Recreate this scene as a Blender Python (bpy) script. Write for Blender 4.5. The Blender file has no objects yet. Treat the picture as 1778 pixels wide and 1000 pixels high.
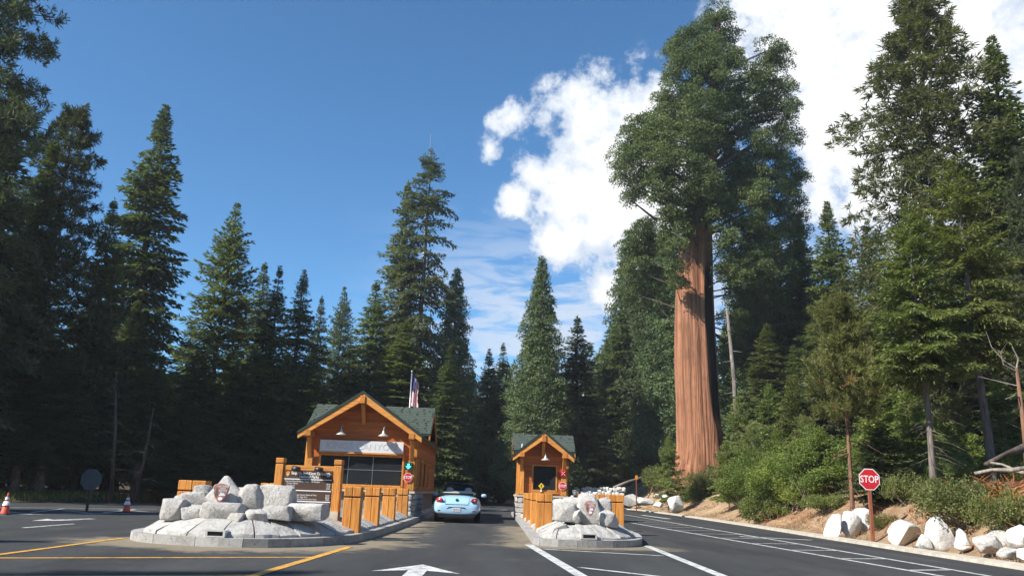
import bpy, bmesh, math, random
import numpy as np
from mathutils import Vector, Matrix, noise as mnoise

sc = bpy.context.scene
COL = sc.collection
R_ = math.radians
SEEDN = 7

# ------------------------------------------------------------------ camera
FOC, PW, PH = 1395.0, 1778.0, 1000.0
ROLL, CAMH, HC = R_(2.0), 1.2, 854.5
PITCH = math.atan((HC - 500) / FOC * math.cos(ROLL))
YAW = math.atan(20 / FOC)
cf = np.array([math.sin(YAW) * math.cos(PITCH), math.cos(YAW) * math.cos(PITCH), math.sin(PITCH)])
r0 = np.array([math.cos(YAW), -math.sin(YAW), 0.0])
u0 = np.cross(r0, cf)
cr = r0 * math.cos(ROLL) + u0 * math.sin(ROLL)
cu = np.cross(cr, cf)
cam = bpy.data.cameras.new('camera')
camo = bpy.data.objects.new('camera', cam)
COL.objects.link(camo)
cam.sensor_width = 36.0
cam.lens = FOC / PW * 36.0
cam.clip_start, cam.clip_end = 0.1, 4000
camo.matrix_world = Matrix(((cr[0], cu[0], -cf[0], 0), (cr[1], cu[1], -cf[1], 0), (cr[2], cu[2], -cf[2], CAMH), (0, 0, 0, 1)))
sc.camera = camo


def ray(px, py):
    return cf + cr * (px - PW / 2) / FOC - cu * (py - PH / 2) / FOC


def gnd(px, py, z=0.0):
    d = ray(px, py)
    t = (z - CAMH) / d[2]
    return np.array([0, 0, CAMH]) + t * d


def at(px, py, Y):
    d = ray(px, py)
    return np.array([0, 0, CAMH]) + d * (Y / d[1])


# ------------------------------------------------------------------ sky, sun, exposure
SUN_AZ = 211.0      # direction the light comes from, degrees counter clockwise from +X
SUN_EL = 40.0
sd = Vector((math.cos(R_(SUN_AZ)) * math.cos(R_(SUN_EL)), math.sin(R_(SUN_AZ)) * math.cos(R_(SUN_EL)), math.sin(R_(SUN_EL))))
sl = bpy.data.lights.new('sun', 'SUN')
sl.energy = 5.0
sl.angle = R_(0.53)
sl.color = (1.0, 0.95, 0.87)
so = bpy.data.objects.new('sun', sl)
COL.objects.link(so)
so.rotation_euler = sd.to_track_quat('Z', 'Y').to_euler()

vs = sc.view_settings
vs.view_transform = 'Standard'
vs.look = 'None'
vs.exposure = 0.75
vs.gamma = 1.0
vs.use_curve_mapping = False

world = bpy.data.worlds.new('World')
sc.world = world
world.use_nodes = True
wt = world.node_tree
wt.nodes.clear()


class NT:
    """small helper for building node trees"""
    def __init__(self, tree):
        self.t = tree

    def n(self, typ, **kw):
        nd = self.t.nodes.new(typ)
        for k, v in kw.items():
            setattr(nd, k, v)
        return nd

    def l(self, a, b):
        self.t.links.new(a, b)

    def val(self, sock, v):
        if isinstance(v, bpy.types.NodeSocket):
            self.l(v, sock)
        else:
            sock.default_value = v

    def math(self, op, a, b=None, clamp=False):
        nd = self.n('ShaderNodeMath', operation=op)
        nd.use_clamp = clamp
        self.val(nd.inputs[0], a)
        if b is not None:
            self.val(nd.inputs[1], b)
        return nd.outputs[0]

    def vmath(self, op, a, b=None):
        nd = self.n('ShaderNodeVectorMath', operation=op)
        self.val(nd.inputs[0], a)
        if b is not None:
            self.val(nd.inputs[1], b)
        return nd

    def noise(self, vec, scale, detail=4.0, rough=0.55, dist=0.0):
        nd = self.n('ShaderNodeTexNoise')
        if vec is not None:
            self.l(vec, nd.inputs['Vector'])
        nd.inputs['Scale'].default_value = scale
        nd.inputs['Detail'].default_value = detail
        nd.inputs['Roughness'].default_value = rough
        nd.inputs['Distortion'].default_value = dist
        return nd.outputs['Fac']

    def ramp(self, fac, stops):
        nd = self.n('ShaderNodeValToRGB')
        self.l(fac, nd.inputs[0])
        e = nd.color_ramp.elements
        while len(e) < len(stops):
            e.new(0.5)
        for i, (p, c) in enumerate(stops):
            e[i].position = p
            e[i].color = (c[0], c[1], c[2], 1) if not isinstance(c, (int, float)) else (c, c, c, 1)
        return nd.outputs[0]

    def maprange(self, v, a, b, c=0.0, d=1.0, smooth=True):
        nd = self.n('ShaderNodeMapRange')
        nd.interpolation_type = 'SMOOTHSTEP' if smooth else 'LINEAR'
        self.l(v, nd.inputs[0])
        for i, x in enumerate((a, b, c, d)):
            nd.inputs[i + 1].default_value = x
        return nd.outputs[0]

    def mix(self, fac, a, b, mode='MIX'):
        nd = self.n('ShaderNodeMix', data_type='RGBA', blend_type=mode)
        self.val(nd.inputs[0], fac)
        for i, x in ((6, a), (7, b)):
            if isinstance(x, bpy.types.NodeSocket):
                self.l(x, nd.inputs[i])
            else:
                nd.inputs[i].default_value = (x[0], x[1], x[2], 1)
        return nd.outputs[2]


w = NT(wt)
sky = w.n('ShaderNodeTexSky', sky_type='NISHITA')
sky.sun_disc = False
sky.sun_elevation = R_(SUN_EL)
sky.sun_rotation = math.atan2(sd.x, sd.y)
sky.altitude = 1900
sky.air_density = 1.0
sky.dust_density = 0.6
sky.ozone_density = 2.0
tc = w.n('ShaderNodeTexCoord')
dirv = w.vmath('NORMALIZE', tc.outputs['Generated']).outputs[0]
# cumulus: lobes on the sky sphere, broken up by fractal noise
n1 = w.noise(dirv, 8.0, 10.0, 0.62)
n2 = w.noise(dirv, 26.0, 10.0, 0.66)
lobes = [  # pixel centre, angular radius (degrees)
    (1075, 270, 6.2), (1112, 215, 3.4), (1010, 250, 4.2), (968, 300, 2.6), (1000, 340, 4.0), (1060, 350, 5.0), (1120, 330, 6.0), (1010, 200, 2.9),
    (920, 290, 1.7), (885, 208, 1.5), (948, 205, 1.8), (898, 346, 1.5), (852, 258, 1.0), (1050, 410, 3.8), (985, 415, 3.0), (1105, 420, 4.2),
    (1400, 60, 6.0), (1490, 150, 7.0), (1570, 60, 9.0), (1700, 120, 9.0), (1448, 240, 4.4), (1600, 260, 8.0), (1750, 250, 8.0), (1420, 200, 4.0), (1850, 60, 10.0),
    (1050, 482, 2.6), (1100, 478, 2.4), (2050, 200, 12.0), (2000, -150, 11.0)]
mask = None
for (px, py, rad) in lobes:
    d = ray(px, py)
    d = d / np.linalg.norm(d)
    dist = w.vmath('DISTANCE', dirv, tuple(d)).outputs['Value']
    v = w.math('MULTIPLY', w.math('SUBTRACT', 1.0, w.math('DIVIDE', dist, R_(rad * 1.12))), 1.0 if rad > 2.6 else 0.8)
    mask = v if mask is None else w.math('SMOOTH_MAX', mask, v)
    if mask.node.type == 'MATH' and mask.node.operation == 'SMOOTH_MAX':
        mask.node.inputs[2].default_value = 0.30
nz = w.math('ADD', w.math('MULTIPLY', w.math('SUBTRACT', n1, 0.5), 2.4), w.math('MULTIPLY', w.math('SUBTRACT', n2, 0.5), 1.7))
dens = w.math('ADD', mask, w.math('MULTIPLY', nz, w.maprange(mask, -0.32, 0.12)))
cum = w.maprange(dens, 0.0, 0.42)
# thin streaky cloud low over the trees
sx = w.n('ShaderNodeMapping')
sx.inputs['Scale'].default_value = (3.0, 3.0, 14.0)
w.l(dirv, sx.inputs['Vector'])
n3 = w.noise(sx.outputs[0], 3.2, 6.0, 0.6, 0.6)
sepd = w.n('ShaderNodeSeparateXYZ')
w.l(dirv, sepd.inputs[0])
low = w.math('MULTIPLY', w.maprange(sepd.outputs['Z'], 0.38, 0.20), w.maprange(sepd.outputs['X'], -0.22, 0.06))
cir = w.math('MULTIPLY', w.maprange(n3, 0.36, 0.58), low)
cloud = w.math('MAXIMUM', cum, w.math('MULTIPLY', cir, 0.85))
shade = w.mix(w.maprange(w.math('ADD', dens, w.math('MULTIPLY', w.math('SUBTRACT', n1, 0.5), 1.5)), 0.22, 0.90), (4.4, 4.9, 5.7), (7.0, 7.05, 7.1))
hsv = w.n('ShaderNodeHueSaturation')
hsv.inputs['Saturation'].default_value = 1.0
hsv.inputs['Value'].default_value = 1.0
w.l(sky.outputs[0], hsv.inputs['Color'])
clear = w.mix(1.0, hsv.outputs[0], (0.56, 0.95, 1.13), 'MULTIPLY')
wc = w.mix(cloud, clear, shade)
bg = w.n('ShaderNodeBackground')
bg.inputs['Strength'].default_value = 0.1
w.l(wc, bg.inputs['Color'])
wo = w.n('ShaderNodeOutputWorld')
w.l(bg.outputs[0], wo.inputs['Surface'])

# ------------------------------------------------------------------ materials


def new_mat(name):
    m = bpy.data.materials.new(name)
    m.use_nodes = True
    m.node_tree.nodes.clear()
    h = NT(m.node_tree)
    out = h.n('ShaderNodeOutputMaterial')
    return m, h, out


def solid(name, c, rough=0.6, var=0.12, scale=6.0, bump=0.0, bscale=30.0, metallic=0.0, spec=0.4, obj_var=0.0, coat=0.0):
    m, h, out = new_mat(name)
    p = h.n('ShaderNodeBsdfPrincipled')
    t = h.n('ShaderNodeTexCoord')
    n = h.noise(t.outputs['Object'], scale, 5.0, 0.6)
    a = tuple(x * (1 - var * 1.6) for x in c)
    b = tuple(min(1, x * (1 + var * 1.6)) for x in c)
    col = h.ramp(n, [(0.3, a), (0.7, b)])
    if obj_var:
        oi = h.n('ShaderNodeObjectInfo')
        hv = h.n('ShaderNodeHueSaturation')
        h.l(col, hv.inputs['Color'])
        h.l(h.maprange(oi.outputs['Random'], 0, 1, 1 - obj_var, 1 + obj_var, False), hv.inputs['Value'])
        col = hv.outputs[0]
    h.l(col, p.inputs['Base Color'])
    p.inputs['Roughness'].default_value = rough
    p.inputs['Metallic'].default_value = metallic
    p.inputs['Specular IOR Level'].default_value = spec
    if coat:
        p.inputs['Coat Weight'].default_value = coat
        p.inputs['Coat Roughness'].default_value = 0.08
    if bump:
        bn = h.n('ShaderNodeBump')
        bn.inputs['Strength'].default_value = 1.0
        bn.inputs['Distance'].default_value = bump
        h.l(h.noise(t.outputs['Object'], bscale, 6.0, 0.65), bn.inputs['Height'])
        h.l(bn.outputs[0], p.inputs['Normal'])
    h.l(p.outputs[0], out.inputs['Surface'])
    return m


def wood(name, c, dark, axis=2, rough=0.6, scale=9.0, obj_var=0.2):
    m, h, out = new_mat(name)
    p = h.n('ShaderNodeBsdfPrincipled')
    t = h.n('ShaderNodeTexCoord')
    mp = h.n('ShaderNodeMapping')
    s = [scale, scale, scale]
    s[axis] = scale * 0.08
    mp.inputs['Scale'].default_value = s
    h.l(t.outputs['Object'], mp.inputs['Vector'])
    oi = h.n('ShaderNodeObjectInfo')
    off = h.vmath('ADD', mp.outputs[0], None)
    h.l(h.math('MULTIPLY', oi.outputs['Random'], 40.0), off.inputs[1])
    n = h.noise(off.outputs[0], 2.2, 6.0, 0.6, 1.2)
    n2 = h.noise(off.outputs[0], 0.5, 3.0, 0.5, 2.0)
    col = h.ramp(n, [(0.30, dark), (0.52, c), (0.8, tuple(min(1, x * 1.22) for x in c))])
    col = h.mix(h.maprange(n2, 0.45, 0.75, 0, 0.4), col, dark)
    hv = h.n('ShaderNodeHueSaturation')
    h.l(col, hv.inputs['Color'])
    h.l(h.maprange(oi.outputs['Random'], 0, 1, 1 - obj_var, 1 + obj_var, False), hv.inputs['Value'])
    h.l(hv.outputs[0], p.inputs['Base Color'])
    p.inputs['Roughness'].default_value = rough
    p.inputs['Specular IOR Level'].default_value = 0.3
    bn = h.n('ShaderNodeBump')
    bn.inputs['Strength'].default_value = 0.6
    bn.inputs['Distance'].default_value = 0.006
    h.l(n, bn.inputs['Height'])
    h.l(bn.outputs[0], p.inputs['Normal'])
    h.l(p.outputs[0], out.inputs['Surface'])
    return m


def granite(name, c, bump=0.02):
    m, h, out = new_mat(name)
    p = h.n('ShaderNodeBsdfPrincipled')
    t = h.n('ShaderNodeTexCoord')
    n = h.noise(t.outputs['Object'], 5.0, 8.0, 0.7)
    f = h.noise(t.outputs['Object'], 70.0, 2.0, 0.6)
    col = h.ramp(n, [(0.25, tuple(x * 0.66 for x in c)), (0.5, c), (0.75, tuple(min(1, x * 1.18) for x in c))])
    col = h.mix(h.maprange(f, 0.52, 0.7, 0, 0.6), col, tuple(x * 0.35 for x in c))
    st_ = h.noise(t.outputs['Object'], 2.2, 8.0, 0.75, 0.6)
    col = h.mix(h.maprange(st_, 0.52, 0.70, 0, 0.5), col, (c[0] * 0.62, c[1] * 0.54, c[2] * 0.42))
    ck = h.math('ABSOLUTE', h.math('SUBTRACT', h.noise(t.outputs['Object'], 1.6, 4.0, 0.6, 0.8), 0.5))
    col = h.mix(h.maprange(ck, 0.008, 0.0, 0, 0.65), col, tuple(x * 0.25 for x in c))
    oi = h.n('ShaderNodeObjectInfo')
    hv = h.n('ShaderNodeHueSaturation')
    h.l(col, hv.inputs['Color'])
    h.l(h.maprange(oi.outputs['Random'], 0, 1, 0.86, 1.1, False), hv.inputs['Value'])
    h.l(hv.outputs[0], p.inputs['Base Color'])
    p.inputs['Roughness'].default_value = 0.85
    p.inputs['Specular IOR Level'].default_value = 0.2
    bn = h.n('ShaderNodeBump')
    bn.inputs['Strength'].default_value = 1.0
    bn.inputs['Distance'].default_value = bump
    h.l(h.noise(t.outputs['Object'], 14.0, 8.0, 0.72), bn.inputs['Height'])
    h.l(bn.outputs[0], p.inputs['Normal'])
    h.l(p.outputs[0], out.inputs['Surface'])
    return m


def foliage(name, dark, light, trans=0.36, nscale=0.35):
    m, h, out = new_mat(name)
    p = h.n('ShaderNodeBsdfPrincipled')
    t = h.n('ShaderNodeTexCoord')
    g = h.n('ShaderNodeNewGeometry')
    n = h.noise(t.outputs['Object'], nscale, 3.0, 0.6)
    f = h.math('ADD', h.math('MULTIPLY', g.outputs['Random Per Island'], 0.5), h.math('MULTIPLY', h.maprange(n, 0.3, 0.7), 0.5))
    col = h.ramp(f, [(0.1, dark), (0.9, light)])
    oi = h.n('ShaderNodeObjectInfo')
    hv = h.n('ShaderNodeHueSaturation')
    h.l(col, hv.inputs['Color'])
    h.l(h.maprange(oi.outputs['Random'], 0, 1, 0.74, 1.26, False), hv.inputs['Value'])
    h.l(h.maprange(h.math('FRACT', h.math('MULTIPLY', oi.outputs['Random'], 7.31)), 0, 1, 0.482, 0.514, False), hv.inputs['Hue'])
    h.l(hv.outputs[0], p.inputs['Base Color'])
    p.inputs['Roughness'].default_value = 0.55
    p.inputs['Specular IOR Level'].default_value = 0.25
    tr = h.n('ShaderNodeBsdfTranslucent')
    h.l(h.mix(1.0, hv.outputs[0], (1.25, 1.35, 0.55), 'MULTIPLY'), tr.inputs['Color'])
    mx = h.n('ShaderNodeMixShader')
    mx.inputs[0].default_value = trans
    h.l(p.outputs[0], mx.inputs[1])
    h.l(tr.outputs[0], mx.inputs[2])
    h.l(mx.outputs[0], out.inputs['Surface'])
    return m


def bark(name, c, dark, sx=6.0, sz=0.5, bump=0.05):
    m, h, out = new_mat(name)
    p = h.n('ShaderNodeBsdfPrincipled')
    t = h.n('ShaderNodeTexCoord')
    mp = h.n('ShaderNodeMapping')
    mp.inputs['Scale'].default_value = (sx, sx, sz)
    h.l(t.outputs['Object'], mp.inputs['Vector'])
    n = h.noise(mp.outputs[0], 1.0, 7.0, 0.65, 0.3)
    n2 = h.noise(t.outputs['Object'], 0.8, 4.0, 0.6)
    col = h.ramp(n, [(0.32, dark), (0.55, c), (0.78, tuple(min(1, x * 1.35) for x in c))])
    col = h.mix(h.maprange(n2, 0.42, 0.75, 0, 0.6), col, tuple(x * 0.5 for x in c))
    col = h.mix(h.maprange(h.noise(mp.outputs[0], 0.35, 4.0, 0.6, 0.5), 0.5, 0.75, 0, 0.55), col, tuple(min(1, x * 1.55 + 0.03) for x in c))
    if 'sequoia' in name:       # dark shaded side of the trunk, painted into the bark colour
        ch = h.n('ShaderNodeAttribute', attribute_name='char')  # 'char' holds the painted shade mask
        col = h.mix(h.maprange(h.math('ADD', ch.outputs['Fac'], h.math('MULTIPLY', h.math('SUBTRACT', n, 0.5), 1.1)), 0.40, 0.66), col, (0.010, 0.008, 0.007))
    h.l(col, p.inputs['Base Color'])
    p.inputs['Roughness'].default_value = 0.9
    p.inputs['Specular IOR Level'].default_value = 0.15
    bn = h.n('ShaderNodeBump')
    bn.inputs['Strength'].default_value = 1.0
    bn.inputs['Distance'].default_value = bump
    h.l(n, bn.inputs['Height'])
    h.l(bn.outputs[0], p.inputs['Normal'])
    h.l(p.outputs[0], out.inputs['Surface'])
    return m


M = {}
M['timber'] = wood('honey timber', (0.60, 0.255, 0.055), (0.33, 0.115, 0.022))
M['timber_x'] = wood('honey timber along x', (0.60, 0.26, 0.058), (0.34, 0.12, 0.024), axis=0)
M['timber_y'] = wood('honey timber along y', (0.55, 0.22, 0.05), (0.30, 0.10, 0.02), axis=1)
M['siding'] = wood('red brown siding', (0.46, 0.140, 0.034), (0.28, 0.075, 0.018), axis=0)
M['siding_y'] = wood('red brown siding along y', (0.46, 0.150, 0.040), (0.28, 0.08, 0.022), axis=1)
M['siding_z'] = wood('upright orange boards', (0.47, 0.18, 0.04), (0.30, 0.10, 0.02), axis=2)
M['roof_green'] = solid('green roof edge', (0.022, 0.040, 0.030), 0.5, 0.1)
M['shingle'] = solid('green shingles', (0.058, 0.074, 0.060), 0.95, 0.12, 5.0, 0.004, 60)
M['granite'] = granite('pale granite', (0.50, 0.48, 0.445), 0.035)
M['granite_w'] = granite('white granite', (0.70, 0.685, 0.645), 0.03)
M['kerb'] = granite('grey kerb stone', (0.38, 0.37, 0.35), 0.004)
M['concrete'] = solid('pale concrete', (0.46, 0.41, 0.33), 0.9, 0.15, 3.0, 0.004, 50)
M['mortar'] = solid('mortar', (0.22, 0.21, 0.19), 0.95, 0.15, 8.0, 0.01, 30)
M['white'] = solid('white paint', (0.78, 0.78, 0.76), 0.6, 0.05)
M['offwhite'] = solid('pale sign board', (0.62, 0.63, 0.64), 0.6, 0.03)
M['letter_grey'] = solid('grey lettering', (0.50, 0.51, 0.52), 0.6, 0.03)
M['panel_brown'] = solid('brown sign panel', (0.078, 0.046, 0.032), 0.45, 0.06)
M['red'] = solid('traffic sign red', (0.55, 0.018, 0.03), 0.4, 0.04)
M['sign_back'] = solid('grey aluminium', (0.11, 0.12, 0.14), 0.4, 0.1, 4, metallic=0.6)
M['galv'] = solid('galvanised shade', (0.55, 0.55, 0.52), 0.4, 0.08, 8, metallic=0.3)
M['black'] = solid('black', (0.012, 0.012, 0.013), 0.5, 0.05)
M['rubber'] = solid('tyre rubber', (0.012, 0.012, 0.013), 0.9, 0.1, spec=0.1)
M['steel'] = solid('steel', (0.5, 0.5, 0.5), 0.35, 0.05, metallic=0.8)
M['bronze'] = solid('dark bronze lamp', (0.06, 0.045, 0.035), 0.4, 0.1, metallic=0.4)
M['brown_post'] = wood('red brown sign post', (0.24, 0.085, 0.045), (0.14, 0.045, 0.025))
M['orange'] = solid('cone orange', (0.62, 0.09, 0.045), 0.6, 0.08)
M['marker_orange'] = solid('marker orange', (0.65, 0.24, 0.03), 0.6, 0.08)
M['yellow_sign'] = solid('yellow sign', (0.75, 0.50, 0.03), 0.5, 0.03)
M['plaque'] = solid('faded brown red plaque', (0.34, 0.155, 0.135), 0.55, 0.10, 8)
M['plaque_edge'] = solid('pale plaque rim', (0.42, 0.24, 0.21), 0.55, 0.10, 8)
M['plaque_green'] = solid('plaque tree green', (0.10, 0.12, 0.075), 0.6, 0.1)
M['flag_red'] = solid('flag red', (0.42, 0.025, 0.04), 0.8, 0.08)
M['flag_blue'] = solid('flag blue', (0.02, 0.03, 0.12), 0.8, 0.08)
M['car_blue'] = solid('pale blue car paint', (0.33, 0.53, 0.68), 0.28, 0.01, spec=0.5, coat=1.0)
M['car_white'] = solid('white car paint', (0.72, 0.72, 0.70), 0.3, 0.01, coat=1.0)
M['soft_top'] = solid('folded soft top', (0.55, 0.49, 0.40), 0.85, 0.08, 10)
M['tail_red'] = solid('tail lamp red', (0.36, 0.02, 0.03), 0.15, 0.04, coat=1.0)
M['tail_dark'] = solid('dark red lamp centre', (0.60, 0.16, 0.16), 0.12, 0.04, coat=1.0)
M['leather'] = solid('tan seat', (0.42, 0.38, 0.32), 0.6, 0.06)
M['snag'] = bark('dead grey wood', (0.30, 0.26, 0.22), (0.14, 0.12, 0.10), 14, 1.0, 0.01)
M['orange_wood'] = bark('rotted orange wood', (0.42, 0.17, 0.05), (0.12, 0.05, 0.02), 6, 2.0, 0.05)
M['bark_grey'] = bark('grey fir bark', (0.21, 0.18, 0.155), (0.075, 0.06, 0.052), 10, 1.6, 0.03)
M['bark_dark'] = bark('dark conifer bark', (0.11, 0.085, 0.068), (0.04, 0.03, 0.026), 8, 1.0, 0.03)
M['bark_pine'] = bark('pine bark', (0.24, 0.13, 0.08), (0.07, 0.045, 0.035), 7, 1.2, 0.03)
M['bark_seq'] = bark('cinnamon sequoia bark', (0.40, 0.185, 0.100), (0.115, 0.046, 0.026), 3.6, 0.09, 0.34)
M['stem'] = bark('pale shrub stem', (0.27, 0.225, 0.175), (0.13, 0.10, 0.08), 20, 2, 0.004)
M['fir'] = foliage('fir needles', (0.056, 0.081, 0.034), (0.161, 0.195, 0.078))
M['fir_light'] = foliage('young fir needles', (0.109, 0.144, 0.043), (0.288, 0.324, 0.108))
M['fir_grey'] = foliage('grey fir needles', (0.065, 0.084, 0.044), (0.162, 0.180, 0.090))
M['seq'] = foliage('sequoia foliage', (0.053, 0.080, 0.024), (0.172, 0.205, 0.068), 0.30, 0.30)
M['seq_young'] = foliage('young sequoia foliage', (0.058, 0.092, 0.040), (0.153, 0.203, 0.083), 0.25)
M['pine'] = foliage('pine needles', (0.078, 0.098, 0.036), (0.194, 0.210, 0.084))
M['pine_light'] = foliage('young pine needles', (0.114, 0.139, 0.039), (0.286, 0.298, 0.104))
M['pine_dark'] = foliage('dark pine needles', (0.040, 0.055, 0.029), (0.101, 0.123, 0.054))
M['leaf_bright'] = foliage('bright green leaves', (0.098, 0.139, 0.030), (0.236, 0.276, 0.068), 0.4, 0.8)
M['leaf_mid'] = foliage('mid green leaves', (0.080, 0.117, 0.032), (0.218, 0.255, 0.077), 0.35, 0.8)
M['leaf_olive'] = foliage('olive leaves', (0.071, 0.090, 0.023), (0.220, 0.226, 0.073), 0.3, 0.8)
M['dry'] = foliage('dry grass', (0.19, 0.14, 0.075), (0.40, 0.32, 0.19), 0.3, 0.6)
M['dead_needle'] = foliage('dead red needles', (0.20, 0.075, 0.028), (0.36, 0.16, 0.06), 0.3, 0.6)


def emissive(name, c, e):
    m, h, out = new_mat(name)
    p = h.n('ShaderNodeBsdfPrincipled')
    p.inputs['Base Color'].default_value = (*c, 1)
    p.inputs['Emission Color'].default_value = (*c, 1)
    p.inputs['Emission Strength'].default_value = e
    h.l(p.outputs[0], out.inputs['Surface'])
    return m


M['signal_green'] = emissive('lit green arrow', (0.10, 0.85, 0.80), 0.7)
M['signal_face'] = solid('dark green signal face', (0.01, 0.07, 0.06), 0.3, 0.05)
M['signal_red'] = solid('signal red face', (0.45, 0.015, 0.02), 0.35, 0.05)


def glass(name, tint=(0.05, 0.055, 0.06), clear=0.55):
    m, h, out = new_mat(name)
    g = h.n('ShaderNodeBsdfGlossy')
    g.inputs['Roughness'].default_value = 0.03
    g.inputs['Color'].default_value = (0.9, 0.95, 1, 1)
    t = h.n('ShaderNodeBsdfTransparent')
    t.inputs['Color'].default_value = (0.6, 0.65, 0.66, 1)
    d = h.n('ShaderNodeBsdfDiffuse')
    d.inputs['Color'].default_value = (*tint, 1)
    m1 = h.n('ShaderNodeMixShader')
    m1.inputs[0].default_value = clear
    h.l(d.outputs[0], m1.inputs[1])
    h.l(t.outputs[0], m1.inputs[2])
    fr = h.n('ShaderNodeFresnel')
    fr.inputs['IOR'].default_value = 1.5
    m2 = h.n('ShaderNodeMixShader')
    h.l(fr.outputs[0], m2.inputs[0])
    h.l(m1.outputs[0], m2.inputs[1])
    h.l(g.outputs[0], m2.inputs[2])
    h.l(m2.outputs[0], out.inputs['Surface'])
    return m


M['glass'] = glass('window glass')
M['dark_glass'] = glass('car glass', (0.01, 0.012, 0.014), 0.25)

# ------------------------------------------------------------------ object helpers


def tag(o, label=None, cat=None, group=None, kind=None):
    if label:
        o['label'] = label
    if cat:
        o['category'] = cat
    if group:
        o['group'] = group
    if kind:
        o['kind'] = kind
    return o


def thing(name, label, cat, loc=(0, 0, 0), rz=0.0, group=None):
    o = bpy.data.objects.new(name, None)
    o.empty_display_size = 0.2
    COL.objects.link(o)
    o.location = loc
    o.rotation_euler = (0, 0, rz)
    return tag(o, label, cat, group)


def link(name, me, parent=None, loc=None):
    o = bpy.data.objects.new(name, me)
    COL.objects.link(o)
    if parent is not None:
        o.parent = parent
    if loc is not None:
        o.location = loc
    return o


def copy_tree(o, parent=None):
    c = o.copy()
    COL.objects.link(c)
    c.parent = parent
    for ch in list(o.children):
        copy_tree(ch, c)
    return c


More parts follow.
